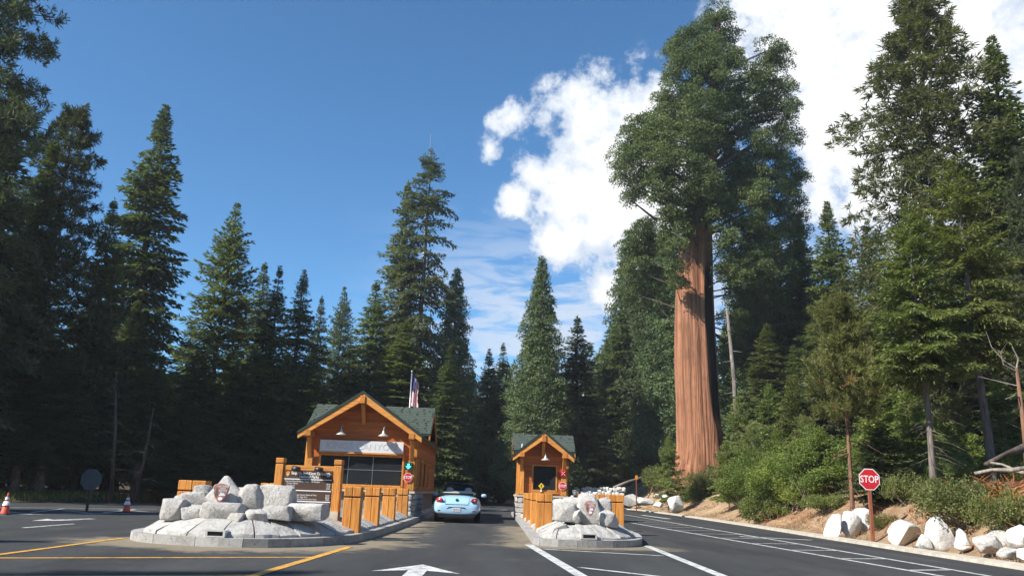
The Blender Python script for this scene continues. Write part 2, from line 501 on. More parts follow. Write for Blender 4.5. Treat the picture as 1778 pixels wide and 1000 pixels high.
class MB:
    def __init__(self):
        self.v, self.f, self.mi = [], [], []

    def add(self, vs_, fs_, mi=0):
        b = len(self.v)
        self.v.extend([tuple(p) for p in vs_])
        for q in fs_:
            self.f.append([b + i for i in q])
            self.mi.append(mi)
        return self

    def box(self, x0, x1, y0, y1, z0, z1, mi=0):
        vs_ = [(x0, y0, z0), (x1, y0, z0), (x1, y1, z0), (x0, y1, z0), (x0, y0, z1), (x1, y0, z1), (x1, y1, z1), (x0, y1, z1)]
        return self.add(vs_, [(3, 2, 1, 0), (4, 5, 6, 7), (0, 1, 5, 4), (1, 2, 6, 5), (2, 3, 7, 6), (3, 0, 4, 7)], mi)

    def hexa(self, p, mi=0):
        """8 corners: bottom ring (ccw from above) then top ring"""
        return self.add(p, [(3, 2, 1, 0), (4, 5, 6, 7), (0, 1, 5, 4), (1, 2, 6, 5), (2, 3, 7, 6), (3, 0, 4, 7)], mi)

    def beam(self, a, b, wd, ht, up=(0, 0, 1), mi=0):
        a, b, up = Vector(a), Vector(b), Vector(up)
        d = (b - a).normalized()
        s = d.cross(up).normalized() * wd / 2
        u = s.cross(d).normalized() * ht / 2
        p = [a - s - u, a + s - u, b + s - u, b - s - u, a - s + u, a + s + u, b + s + u, b - s + u]
        return self.hexa(p, mi)

    def prism(self, poly, y0, y1, mi=0):
        """poly in xz extruded along y"""
        n = len(poly)
        vs_ = [(x, y0, z) for x, z in poly] + [(x, y1, z) for x, z in poly]
        fs_ = [tuple(range(n)), tuple(range(2 * n - 1, n - 1, -1))]
        fs_ += [(i, n + i, n + (i + 1) % n, (i + 1) % n) for i in range(n)]
        return self.add(vs_, fs_, mi)

    def flat(self, poly, z0, z1, mi=0):
        """poly in xy extruded along z"""
        n = len(poly)
        vs_ = [(x, y, z0) for x, y in poly] + [(x, y, z1) for x, y in poly]
        fs_ = [tuple(range(n - 1, -1, -1)), tuple(range(n, 2 * n))]
        fs_ += [(i, (i + 1) % n, n + (i + 1) % n, n + i) for i in range(n)]
        return self.add(vs_, fs_, mi)

    def tube(self, pts, rad, n=6, mi=0, cap=True):
        pts = [Vector(p) for p in pts]
        rads = rad if isinstance(rad, (list, tuple)) else [rad] * len(pts)
        rings = []
        for i, p in enumerate(pts):
            d = (pts[min(i + 1, len(pts) - 1)] - pts[max(i - 1, 0)]).normalized()
            ref = Vector((0, 0, 1)) if abs(d.z) < 0.9 else Vector((1, 0, 0))
            s = d.cross(ref).normalized()
            u = s.cross(d)
            rings.append([p + (s * math.cos(2 * math.pi * k / n) + u * math.sin(2 * math.pi * k / n)) * rads[i] for k in range(n)])
        vs_ = [q for rg in rings for q in rg]
        fs_ = []
        for i in range(len(pts) - 1):
            for k in range(n):
                fs_.append((i * n + k, i * n + (k + 1) % n, (i + 1) * n + (k + 1) % n, (i + 1) * n + k))
        if cap:
            fs_.append(tuple(range(n - 1, -1, -1)))
            fs_.append(tuple((len(pts) - 1) * n + k for k in range(n)))
        return self.add(vs_, fs_, mi)

    def lathe(self, prof, n=16, c=(0, 0, 0), mi=0):
        vs_, fs_ = [], []
        for r, z in prof:
            for k in range(n):
                a = 2 * math.pi * k / n
                vs_.append((c[0] + r * math.cos(a), c[1] + r * math.sin(a), c[2] + z))
        for i in range(len(prof) - 1):
            for k in range(n):
                fs_.append((i * n + k, i * n + (k + 1) % n, (i + 1) * n + (k + 1) % n, (i + 1) * n + k))
        return self.add(vs_, fs_, mi)

    def mesh(self, name, mats, smooth=False, bevel=0.0):
        me = bpy.data.meshes.new(name)
        me.from_pydata([tuple(p) for p in self.v], [], self.f)
        mats = mats if isinstance(mats, (list, tuple)) else [mats]
        for m in mats:
            me.materials.append(m)
        if len(mats) > 1:
            me.polygons.foreach_set('material_index', self.mi)
        bm = bmesh.new()
        bm.from_mesh(me)
        bmesh.ops.recalc_face_normals(bm, faces=bm.faces)
        if bevel:
            bmesh.ops.bevel(bm, geom=[e for e in bm.edges if e.calc_face_angle(0) > 0.5], offset=bevel, segments=1, affect='EDGES', clamp_overlap=True)
        bm.to_mesh(me)
        bm.free()
        if smooth:
            me.polygons.foreach_set('use_smooth', [True] * len(me.polygons))
        me.update()
        return me

    def build(self, name, mats, parent=None, smooth=False, bevel=0.0, loc=None):
        return link(name, self.mesh(name, mats, smooth, bevel), parent, loc)


def quads_mesh(name, Q, mat):
    """Q (n,4,3) -> mesh of loose quads"""
    Q = np.asarray(Q, dtype=np.float32)
    n = Q.shape[0]
    me = bpy.data.meshes.new(name)
    me.vertices.add(n * 4)
    me.vertices.foreach_set('co', Q.reshape(-1))
    me.loops.add(n * 4)
    me.loops.foreach_set('vertex_index', np.arange(n * 4, dtype=np.int32))
    me.polygons.add(n)
    me.polygons.foreach_set('loop_start', np.arange(0, n * 4, 4, dtype=np.int32))
    me.polygons.foreach_set('loop_total', np.full(n, 4, dtype=np.int32))
    me.materials.append(mat)
    me.update(calc_edges=True)
    return me


def text_mesh(s, size, depth, mat, align='CENTER', sx=1.0, bold=0.0):
    cu_ = bpy.data.curves.new('t', 'FONT')
    cu_.body = s
    cu_.size = size
    cu_.extrude = depth
    cu_.align_x = align
    cu_.align_y = 'CENTER'
    cu_.offset = bold
    cu_.resolution_u = 3
    o = bpy.data.objects.new('t', cu_)
    COL.objects.link(o)
    dg = bpy.context.evaluated_depsgraph_get()
    me = bpy.data.meshes.new_from_object(o.evaluated_get(dg))
    bpy.data.objects.remove(o)
    bpy.data.curves.remove(cu_)
    # stand the text up: x right, z up, facing -y
    n = len(me.vertices)
    co = np.empty(n * 3, dtype=np.float32)
    me.vertices.foreach_get('co', co)
    co = co.reshape(-1, 3)
    out = np.stack([co[:, 0] * sx, -co[:, 2], co[:, 1]], 1)
    me.vertices.foreach_set('co', out.reshape(-1))
    me.materials.clear()
    me.materials.append(mat)
    me.update()
    return me


def text(s, size, loc, mat, parent=None, depth=0.004, align='CENTER', sx=1.0, bold=0.0, name='lettering'):
    return link(name, text_mesh(s, size, depth, mat, align, sx, bold), parent, loc)


def nrm(a):
    return a / np.maximum(np.linalg.norm(a, axis=-1, keepdims=True), 1e-9)


def diamonds(P, D, N, L, W):
    S = nrm(np.cross(D, N))
    L = np.asarray(L)[:, None]
    W = np.asarray(W)[:, None]
    return np.stack([P, P + D * L * 0.45 + S * W * 0.5, P + D * L, P + D * L * 0.45 - S * W * 0.5], 1)


# ------------------------------------------------------------------ terrain
KP = np.array([(-40, 10.8), (10, 10.8), (17.2, 11.0), (21.7, 11.2), (31, 11.75), (40, 12.3), (52, 12.85), (66, 13.2), (76, 13.1), (82, 12.0), (90, 9.3), (100, 5.0), (115, -3), (135, -14), (170, -38), (240, -95)], float)
LP = np.array([(-40, -34), (15, -34), (28, -28), (36, -23.5), (40, -20.8), (46, -18.6), (60, -15), (80, -12), (100, -13), (120, -20), (140, -31), (170, -55), (240, -115)], float)


def kx(y):
    return np.interp(y, KP[:, 0], KP[:, 1])


def lx(y):
    return np.interp(y, LP[:, 0], LP[:, 1])


def sstep(x):
    x = np.clip(x, 0, 1)
    return x * x * (3 - 2 * x)


def vnoise(x, y):
    return 0.5 * np.sin(x * 0.9 + 1.3 * np.sin(y * 0.43)) * np.sin(y * 0.7 + 0.9 * np.sin(x * 0.31)) + 0.3 * np.sin(x * 2.3 + y * 1.7) * np.sin(y * 2.9 - x * 0.8) + 0.15 * np.sin(5.1 * x + 2 * np.sin(3 * y)) * np.sin(4.7 * y)


def hgt(x, y):
    x = np.asarray(x, float)
    y = np.asarray(y, float)
    t = x - kx(y) - 0.85
    wd = np.interp(y, [0, 30, 60, 90], [2.6, 3.2, 5.0, 6.0])
    hb = np.interp(y, [0, 25, 45, 70, 90], [1.7, 1.75, 1.5, 1.8, 3.4])
    h = hb * sstep(t / wd) + 0.10 * np.clip(t - wd * 0.7, 0, 70) + np.clip(t, 0, 1) * 0.10 * vnoise(x * 1.4, y * 1.4)
    u = lx(y) - x
    h2 = 0.16 * sstep(u / 1.5) + 0.012 * np.clip(u, 0, 80)
    return np.where(t > 0, h, np.where(u > 0, h2, 0.0)) - 0.03


def axis_vals(segs):
    out = []
    for a, b, st in segs:
        out.extend(np.arange(a, b, st))
    out.append(segs[-1][1])
    return np.array(out)


xs = axis_vals([(-900, -120, 60), (-120, -40, 5), (-40, 8, 2.0), (8, 24, 0.35), (24, 50, 1.2), (50, 130, 6), (130, 900, 60)])
ys = axis_vals([(-300, -20, 20), (-20, 10, 3), (10, 60, 0.5), (60, 110, 1.0), (110, 200, 5), (200, 1500, 80)])
X, Y = np.meshgrid(xs, ys)
Z = hgt(X, Y)
nx, ny = len(xs), len(ys)
V = np.stack([X, Y, Z], -1).reshape(-1, 3)
idx = np.arange(nx * ny).reshape(ny, nx)
F_ = np.stack([idx[:-1, :-1], idx[:-1, 1:], idx[1:, 1:], idx[1:, :-1]], -1).reshape(-1, 4)
me = bpy.data.meshes.new('ground')
me.from_pydata(V.tolist(), [], F_.tolist())
dirt = np.clip(1.3 - np.abs((X - kx(Y)) - 2.2) / 3.4, 0, 1) * (X > kx(Y) - 1)
at_ = me.attributes.new('dirt', 'FLOAT', 'POINT')
at_.data.foreach_set('value', dirt.reshape(-1).astype(np.float32))
me.polygons.foreach_set('use_smooth', [True] * len(me.polygons))
m, h, out = new_mat('forest floor and dirt bank')
p = h.n('ShaderNodeBsdfPrincipled')
tcn = h.n('ShaderNodeTexCoord')
a_ = h.n('ShaderNodeAttribute', attribute_name='dirt')
n1_ = h.noise(tcn.outputs['Object'], 0.8, 8.0, 0.65)
n2_ = h.noise(tcn.outputs['Object'], 6.0, 6.0, 0.7)
n3_ = h.noise(tcn.outputs['Object'], 40.0, 4.0, 0.7)
flo = h.ramp(n2_, [(0.3, (0.060, 0.042, 0.026)), (0.7, (0.15, 0.105, 0.065))])
drt = h.ramp(n1_, [(0.3, (0.27, 0.155, 0.085)), (0.5, (0.40, 0.275, 0.165)), (0.72, (0.55, 0.42, 0.28))])
drt = h.mix(h.maprange(n3_, 0.5, 0.75, 0, 0.45), drt, (0.20, 0.11, 0.06))
fac = h.maprange(h.math('ADD', a_.outputs['Fac'], h.math('MULTIPLY', h.math('SUBTRACT', n1_, 0.5), 1.4)), 0.3, 0.7)
h.l(h.mix(fac, flo, drt), p.inputs['Base Color'])
p.inputs['Roughness'].default_value = 0.95
p.inputs['Specular IOR Level'].default_value = 0.1
bn = h.n('ShaderNodeBump')
bn.inputs['Distance'].default_value = 0.08
h.l(h.math('ADD', n2_, h.math('MULTIPLY', n3_, 0.5)), bn.inputs['Height'])
h.l(bn.outputs[0], p.inputs['Normal'])
h.l(p.outputs[0], out.inputs['Surface'])
me.materials.append(m)
ground = link('ground', me)
tag(ground, 'forest floor with a bare tan dirt bank beside the right lane', None, None, 'structure')

# road sheet
ry = axis_vals([(-40, 8, 3), (8, 40, 0.4), (40, 110, 1.5), (110, 240, 6)])
ru = np.linspace(0, 1, 90)
RX = lx(ry)[:, None] * (1 - ru) + kx(ry)[:, None] * ru
RY = np.repeat(ry[:, None], len(ru), 1)
V = np.stack([RX, RY, np.zeros_like(RX)], -1).reshape(-1, 3)
idx = np.arange(V.shape[0]).reshape(RX.shape)
F_ = np.stack([idx[:-1, :-1], idx[:-1, 1:], idx[1:, 1:], idx[1:, :-1]], -1).reshape(-1, 4)
me = bpy.data.meshes.new('road')
me.from_pydata(V.tolist(), [], F_.tolist())


def seg_dist(x, y, ax, ay, bx, by):
    dx, dy = bx - ax, by - ay
    t = np.clip(((x - ax) * dx + (y - ay) * dy) / (dx * dx + dy * dy), 0, 1)
    return np.hypot(x - ax - t * dx, y - ay - t * dy)


dd = np.minimum.reduce([seg_dist(RX, RY, -7.2, 17.0, -5.1, 16.2), seg_dist(RX, RY, -5.1, 16.2, -3.8, 16.8), seg_dist(RX, RY, -3.8, 16.8, -2.9, 18.6), seg_dist(RX, RY, 1.0, 19.8, 3.5, 20.4) + 0.25, seg_dist(RX, RY, 1.0, 20.0, 1.0, 30) + 0.55, seg_dist(RX, RY, -2.7, 18.6, -2.75, 40) + 0.5])
sand = np.clip(1 - dd / 2.2, 0, 1)
at_ = me.attributes.new('sand', 'FLOAT', 'POINT')
at_.data.foreach_set('value', sand.reshape(-1).astype(np.float32))
m, h, out = new_mat('worn asphalt')
p = h.n('ShaderNodeBsdfPrincipled')
tcn = h.n('ShaderNodeTexCoord')
a_ = h.n('ShaderNodeAttribute', attribute_name='sand')
mpn = h.n('ShaderNodeMapping')
mpn.inputs['Scale'].default_value = (1.0, 0.16, 1.0)
h.l(tcn.outputs['Object'], mpn.inputs['Vector'])
nl = h.noise(mpn.outputs[0], 0.7, 6.0, 0.6)
ng = h.noise(tcn.outputs['Object'], 0.5, 8.0, 0.7)
nf = h.noise(tcn.outputs['Object'], 90.0, 3.0, 0.7)
base = h.ramp(nl, [(0.3, (0.024, 0.025, 0.026)), (0.7, (0.060, 0.061, 0.060))])
base = h.mix(h.maprange(nf, 0.45, 0.8, 0, 0.5), base, (0.13, 0.125, 0.115))
base = h.mix(h.maprange(ng, 0.55, 0.72, 0, 0.22), base, (0.20, 0.17, 0.13))
ck = h.math('ABSOLUTE', h.math('SUBTRACT', h.noise(tcn.outputs['Object'], 0.33, 6.0, 0.62, 0.5), 0.5))
base = h.mix(h.maprange(ck, 0.0035, 0.0, 0, 0.75), base, (0.012, 0.012, 0.012))
base = h.mix(h.maprange(h.noise(mpn.outputs[0], 1.7, 4.0, 0.6), 0.60, 0.74, 0, 0.5), base, (0.018, 0.018, 0.019))
base = h.mix(h.maprange(h.noise(tcn.outputs['Object'], 2.4, 3.0, 0.5), 0.68, 0.74, 0, 0.6), base, (0.016, 0.016, 0.016))
sf = h.maprange(h.math('ADD', a_.outputs['Fac'], h.math('MULTIPLY', h.math('SUBTRACT', h.noise(tcn.outputs['Object'], 1.6, 8.0, 0.75), 0.5), 1.5)), 0.26, 0.72, 0, 0.85)
base = h.mix(sf, base, h.ramp(h.noise(tcn.outputs['Object'], 30, 3, 0.7), [(0.3, (0.19, 0.155, 0.105)), (0.7, (0.34, 0.28, 0.19))]))
h.l(base, p.inputs['Base Color'])
p.inputs['Roughness'].default_value = 0.85
p.inputs['Specular IOR Level'].default_value = 0.25
bn = h.n('ShaderNodeBump')
bn.inputs['Strength'].default_value = 0.6
bn.inputs['Distance'].default_value = 0.01
h.l(nf, bn.inputs['Height'])
h.l(bn.outputs[0], p.inputs['Normal'])
h.l(p.outputs[0], out.inputs['Surface'])
me.materials.append(m)
road = link('road', me)
tag(road, 'grey asphalt lanes running past both entrance booths', None, None, 'structure')


def paint(name, c, wear):
    m, h, out = new_mat(name)
    p = h.n('ShaderNodeBsdfPrincipled')
    t = h.n('ShaderNodeTexCoord')
    n = h.noise(t.outputs['Object'], 5.0, 8.0, 0.75)
    h.l(h.mix(h.maprange(n, 0.44, 0.68, 0, wear), c, (0.09, 0.088, 0.08)), p.inputs['Base Color'])
    p.inputs['Roughness'].default_value = 0.7
    h.l(p.outputs[0], out.inputs['Surface'])
    return m


M['line_white'] = paint('white road paint', (0.60, 0.60, 0.57), 0.9)
M['line_yellow'] = paint('yellow road paint', (0.68, 0.34, 0.035), 0.8)


def strip(name, mat, a, b, wd, z=0.004):
    a, b = np.array(a[:2], float), np.array(b[:2], float)
    d = (b - a) / np.linalg.norm(b - a)
    s = np.array([d[1], -d[0]]) * wd / 2
    n = max(1, int(np.linalg.norm(b - a) / 2))
    mb = MB()
    for i in range(n):
        p0, p1 = a + (b - a) * i / n, a + (b - a) * (i + 1) / n
        mb.add([(*(p0 - s), z), (*(p0 + s), z), (*(p1 + s), z), (*(p1 - s), z)], [(0, 1, 2, 3)])
    return mb.build(name, mat, road)


def pstrip(name, mat, p, q, wd, z=0.004):
    return strip(name, mat, gnd(*p), gnd(*q), wd, z)


YL, WL = M['line_yellow'], M['line_white']
pstrip('yellow_line', YL, (-40, 968.5), (556, 967), 0.13)
pstrip('yellow_line', YL, (-60, 1001), (436, 998.5), 0.13)
pstrip('yellow_line', YL, (608, 949), (425, 1004), 0.15, 0.008)
pstrip('yellow_line', YL, (-40, 968), (214, 934), 0.13, 0.008)
pstrip('white_line', WL, (918, 945), (1030, 1012), 0.20)
pstrip('white_line', WL, (1122, 947), (1300, 1018), 0.20)
pstrip('white_line', WL, (944, 953.5), (1152, 965), 0.13, 0.008)
pstrip('white_line', WL, (1006, 985), (1240, 1012), 0.13, 0.008)
pstrip('white_line', WL, (1060, 901.2), (1660, 1004), 0.13)
pstrip('white_line', WL, (1060, 889), (1720, 1000), 0.13)
pstrip('white_line', WL, (1284, 931), (1410, 937.5), 0.28, 0.008)
A0, A1 = gnd(1060, 901.2), gnd(1660, 1004)
B0, B1 = gnd(1060, 889), gnd(1720, 1000)
for yv in np.arange(16.2, 60, 2.7):
    fa = (yv - A0[1]) / (A1[1] - A0[1])
    fb = (yv + 0.5 - B0[1]) / (B1[1] - B0[1])
    if 0 < fa < 1 and 0 < fb < 1:
        a_p, b_p = A0 + (A1 - A0) * fa, B0 + (B1 - B0) * fb
        strip('white_hatch', WL, a_p, b_p, 0.13, 0.008)
pstrip('white_line', WL, (1115, 894), (1162, 900.5), 0.35)
pstrip('white_line', WL, (40, 916), (128, 909), 0.12)
pstrip('white_line', WL, (-60, 894.5), (270, 889.5), 0.13)
pstrip('white_line', WL, (-60, 880), (272, 883.5), 0.13)
for (p, q) in (((0, 887), (60, 893)), ((55, 889.5), (110, 883)), ((180, 890), (235, 884)), ((110, 886), (160, 891)), ((205, 884), (262, 889))):
    pstrip('white_hatch', WL, p, q, 0.13, 0.008)
pstrip('white_line', WL, (845, 887), (880, 884.5), 0.12)
pstrip('white_line', WL, (845, 869.5), (888, 868), 0.25)


def arrow(cx, ytip, dirn=1, s=1.0):
    p = [(0, 0), (-0.66, -1.35), (-0.14, -1.02), (-0.14, -2.6), (0.14, -2.6), (0.14, -1.02), (0.66, -1.35)]
    mb = MB()
    mb.add([(cx + x * s, ytip + dirn * yv * s, 0.006) for x, yv in p], [tuple(range(7)) if dirn < 0 else tuple(range(6, -1, -1))])
    return mb.build('lane_arrow', WL, road)


arrow(-1.1, 13.95)
ar = arrow(0, 0, -1, 0.9)
ar.location = (-12.6, 23.2, 0)
ar.rotation_euler = (0, 0, R_(-14))

# concrete edge of the right lane
mb = MB()
ky = np.concatenate([np.arange(-5, 90, 2.0), np.arange(90, 150, 5.0)])
for a, b in zip(ky[:-1], ky[1:]):
    xa, xb = kx(a), kx(b)
    mb.hexa([(xa, a, -0.05), (xa + 0.42, a, -0.05), (xb + 0.42, b, -0.05), (xb, b, -0.05), (xa + 0.03, a, 0.07), (xa + 0.42, a, 0.10), (xb + 0.42, b, 0.10), (xb + 0.03, b, 0.07)])
kb = mb.build('kerb', M['concrete'])
tag(kb, 'low pale concrete kerb along the right lane', None, None, 'structure')

# ------------------------------------------------------------------ trees: mesh makers


def fir_mesh(name, seed, H, R, zb, nb, droop, mat, barkm, dens=1.0, pw=0.85, spray=0.42, sw=0.16, ragged=0.22, up_top=0.6, rtrunk=None, dead=0, lower_fade=0.12, two=True, lean=0.0, gap=0.0, deadlen=1.0, gap_t=1.0):
    rng = np.random.default_rng(seed)
    Q = []
    wd = MB()
    rt = rtrunk or H * 0.0125
    zz = np.linspace(0, H, 14)
    px = lean * np.sin(zz / H * 3.0) * 0.5 + 0.04 * np.sin(zz * 0.7 + seed)
    py = 0.04 * np.cos(zz * 0.6 + seed)
    rr = [max(0.015, rt * (1 - z / H) ** 0.8 * (1 + 0.5 * math.exp(-z / (rt * 2.2)))) for z in zz]
    wd.tube([(px[i], py[i], zz[i] - (0.3 if i == 0 else 0)) for i in range(14)], rr, 9, 0)
    u = np.sort(rng.random(nb)) ** 0.94
    spray0, sw0 = spray, sw
    for i in range(nb):
        t = u[i]
        z = zb + (H - zb) * t
        if gap and t < gap_t and rng.random() < gap * (0.5 + 0.5 * math.sin(t * 23 + seed) if gap_t == 1.0 else 1.0):
            continue
        L = R * (1 - t) ** pw * (0.45 + 0.55 * min(1, t / lower_fade)) * (1 + ragged * np.clip(rng.normal(), -1.8, 1.8)) + 0.12
        tipf = min(1.0, (1 - t) / 0.22)
        L = max(L * (0.5 + 0.5 * tipf), 0.08)
        spray, sw = spray0 * (0.38 + 0.62 * tipf), sw0 * (0.45 + 0.55 * tipf)
        az = i * 2.39996 + rng.normal() * 0.35
        up = up_top * t ** 1.6 - 0.02 + rng.normal() * 0.07
        dr = droop * (1 - 0.7 * t) * (1 + 0.3 * rng.normal())
        nst = max(3, int(L / (spray * 0.62) * dens))
        s = np.linspace(0.10, 1.0, nst)
        ca, sa = math.cos(az), math.sin(az)
        x0, y0_ = np.interp(z, zz, px), np.interp(z, zz, py)
        ax = np.stack([x0 + ca * s * L, y0_ + sa * s * L, z + L * (up * s - dr * s ** 2 + 0.10 * droop * s ** 4)], 1)
        dz = up - 2 * dr * s
        AD = nrm(np.stack([np.full(nst, ca), np.full(nst, sa), dz], 1))
        if L > 0.7:
            wd.tube([(x0, y0_, z), tuple(ax[nst // 2]), tuple(ax[-1])], [0.012 * L + 0.012, 0.008 * L + 0.006, 0.004], 3, 0, False)
        side = np.array([-sa, ca, 0.0])
        for sg in (-1, 1):
            bl = (0.40 * L * (1 - s) ** 0.75 + 0.30 * spray + 0.05) * (0.75 + 0.5 * rng.random(nst))
            kmax = int(np.ceil(bl.max() / (spray * 0.55)))
            for j in range(kmax):
                mk = bl > j * spray * 0.55
                if not mk.any():
                    break
                n = int(mk.sum())
                bd = nrm(AD[mk] * 0.62 + side * sg * 0.8 + np.array([0, 0, -0.10 - 0.05 * j]))
                pos = ax[mk] + bd * (j * spray * 0.55) + rng.normal(size=(n, 3)) * spray * 0.10
                for rep in range(2 if two else 1):
                    D = nrm(bd + AD[mk] * 0.25 + rng.normal(size=(n, 3)) * 0.34)
                    N = nrm(np.array([0, 0, 1.0]) + rng.normal(size=(n, 3)) * 0.45)
                    Q.append(diamonds(pos, D, N, spray * (0.7 + 0.6 * rng.random(n)), sw * (0.7 + 0.6 * rng.random(n))))
        n = 3
        D = nrm(np.tile(AD[-1], (n, 1)) + rng.normal(size=(n, 3)) * 0.35)
        Q.append(diamonds(np.tile(ax[-1], (n, 1)), D, nrm(np.array([0, 0, 1.0]) + rng.normal(size=(n, 3)) * 0.4), np.full(n, spray), np.full(n, sw)))
    # leader
    spray, sw = spray0, sw0
    n = 14
    P = np.stack([np.full(n, px[-1]), np.full(n, py[-1]), H - rng.random(n) * 2.4 * spray], 1)
    D = nrm(rng.normal(size=(n, 3)) * 0.30 + np.array([0, 0, 1.0]))
    Q.append(diamonds(P, D, nrm(rng.normal(size=(n, 3))), np.full(n, spray * 0.6), np.full(n, sw * 0.4)))
    # bare dead branches on the lower stem
    for i in range(dead):
        z = zb * (0.12 + 0.95 * rng.random())
        az = rng.random() * 6.28
        L = (0.5 + rng.random() * 1.4) * deadlen
        c, s_ = math.cos(az), math.sin(az)
        k = rng.normal() * 0.25
        pts = [(0, 0, z), (c * L * 0.5 - s_ * k * 0.2, s_ * L * 0.5 + c * k * 0.2, z - 0.10 * L), (c * L - s_ * k * L * 0.5, s_ * L + c * k * L * 0.5, z - 0.35 * L)]
        wd.tube(pts, [0.022, 0.013, 0.005], 3, 0, False)
        if L > 1.0:
            q = pts[1]
            wd.tube([q, (q[0] + c * 0.4 - s_ * 0.4, q[1] + s_ * 0.4 + c * 0.4, q[2] - 0.2)], [0.01, 0.004], 3, 0, False)
    return quads_mesh(name + '_crown', np.concatenate(Q), mat), wd.mesh(name + '_trunk', barkm, True)


def clump_quads(rng, c, r, n, L, W, flat=0.75):
    d = nrm(rng.normal(size=(n, 3)))
    d[:, 2] = np.where(d[:, 2] < -0.35, -d[:, 2], d[:, 2])
    P = c + d * np.array([1, 1, flat]) * r * (0.30 + 0.65 * rng.random((n, 1)) ** 0.35)
    D = nrm(d * 0.45 + rng.normal(size=(n, 3)) * 0.6 + np.array([0, 0, 0.10]))
    N = nrm(d + rng.normal(size=(n, 3)) * 0.38)
    return diamonds(P, D, N, L * (0.7 + 0.6 * rng.random(n)), W * (0.7 + 0.6 * rng.random(n)))


def young_sequoia_mesh(name, seed, H, R, zb, ncl, mat, barkm, nleaf=70, pw=0.8, rcl=0.75, leaf=0.34):
    rng = np.random.default_rng(seed)
    Q = []
    wd = MB()
    zz = np.linspace(0, H, 10)
    wd.tube([(0, 0, z - (0.3 if z == 0 else 0)) for z in zz], [max(0.02, H * 0.02 * (1 - z / H) + (0.25 if z == 0 else 0)) for z in zz], 10)
    for i in range(ncl):
        t = 1 - (1 - (i + 0.5) / ncl) ** 0.62
        z = zb + (H - zb) * t
        az = i * 2.39996 + rng.normal() * 0.3
        rad = R * (1 - t) ** pw * (0.5 + 0.5 * min(1, t / 0.08)) * (0.84 + 0.22 * math.sin(az * 3 + z * 0.8 + seed) + 0.10 * rng.normal())
        r = rcl * (0.65 + 0.7 * rng.random()) * (0.45 + 0.75 * (1 - t))
        rad = max(0.0, rad - r * 0.5)
        c = np.array([math.cos(az) * rad, math.sin(az) * rad, z - 0.12 * rad])
        Q.append(clump_quads(rng, c, r, int(nleaf * (0.5 + r / rcl * 0.5)), leaf, leaf * 0.42))
        if i % 3 == 0 and rad > 0.6:
            wd.tube([(0, 0, z + 0.05 * rad), tuple(c)], [0.05, 0.015], 3, 0, False)
            for q in (0.45, 0.7):
                Q.append(clump_quads(rng, c * np.array([q, q, 1]) + np.array([0, 0, 0.1]), r * 0.8, int(nleaf * 0.4), leaf, leaf * 0.42))
    return quads_mesh(name + '_crown', np.concatenate(Q), mat), wd.mesh(name + '_trunk', barkm, True)


def tuft_quads(rng, c, ax, n, L, W, spread=0.8):
    D = nrm(ax + rng.normal(size=(n, 3)) * spread)
    N = nrm(np.cross(D, rng.normal(size=(n, 3))))
    P = np.tile(c, (n, 1)) + rng.normal(size=(n, 3)) * L * 0.18
    return diamonds(P, D, N, L * (0.7 + 0.5 * rng.random(n)), W * (0.7 + 0.6 * rng.random(n)))


def pine_mesh(name, seed, H, R, zb, nb, mat, barkm, ntuft=13, nn=16, L0=0.42, W0=0.07, droop=0.35, pw=0.6, up_top=0.5, rtrunk=None, dead=0, hang=0.0, deadpatch=None):
    rng = np.random.default_rng(seed)
    Q, QD = [], []
    wd = MB()
    rt = rtrunk or H * 0.013
    zz = np.linspace(0, H, 12)
    bx = 0.10 * np.sin(zz * 0.35 + seed)
    wd.tube([(bx[i] - bx[0], 0, zz[i] - (0.3 if i == 0 else 0)) for i in range(12)], [max(0.02, rt * (1 - z / H) ** 0.75 * (1.35 if z == 0 else 1)) for z in zz], 9)
    for i in range(nb):
        t = (i + rng.random()) / nb
        z = zb + (H - zb) * t
        L = R * ((1 - t) ** pw) * (0.5 + 0.5 * min(1, t / 0.15)) * (1 + 0.28 * np.clip(rng.normal(), -1.7, 1.7)) + 0.25
        az = i * 2.39996 + rng.normal() * 0.4
        ca, sa = math.cos(az), math.sin(az)
        up = up_top * t + rng.normal() * 0.10
        dr = droop * (1 - 0.6 * t)
        x0 = np.interp(z, zz, bx) - bx[0]
        f = lambda s: np.array([x0 + ca * s * L, sa * s * L, z + L * (up * s - dr * s * s)])
        wd.tube([tuple(f(0)), tuple(f(0.5)), tuple(f(1.0))], [0.014 * L + 0.012, 0.009 * L + 0.006, 0.006], 3, 0, False)
        nt = max(4, int(ntuft * (0.35 + 0.65 * L / R)))
        for k in range(nt):
            s = 0.12 + 0.88 * (k + rng.random()) / nt
            lat = rng.normal() * 0.30 * L * (1.1 - s) + rng.normal() * 0.10
            c = f(s) + np.array([-sa, ca, 0]) * lat + np.array([0, 0, rng.normal() * 0.12 - hang * rng.random() * 0.9])
            axd = np.array([ca * 0.7, sa * 0.7, 0.45 - hang]) + np.array([-sa, ca, 0]) * np.sign(lat) * 0.4
            tgt = QD if (deadpatch and rng.random() < deadpatch and t < 0.3) else Q
            tgt.append(tuft_quads(rng, c, axd, nn, L0, W0))
    for k in range(6):
        Q.append(tuft_quads(rng, np.array([bx[-1] - bx[0], 0, H - 0.15 * k]), np.array([0, 0, 1.0]), nn, L0 * 0.8, W0))
    for i in range(dead):
        z = zb * (0.1 + 0.9 * rng.random())
        az = rng.random() * 6.28
        L = 0.5 + rng.random() * 1.3
        c, s_ = math.cos(az), math.sin(az)
        wd.tube([(0, 0, z), (c * L * 0.5, s_ * L * 0.5, z - 0.08 * L), (c * L, s_ * L, z - 0.3 * L)], [0.02, 0.012, 0.005], 3, 0, False)
    return quads_mesh(name + '_crown', np.concatenate(Q), mat), wd.mesh(name + '_trunk', barkm, True), (quads_mesh(name + '_dead', np.concatenate(QD), M['dead_needle']) if QD else None)


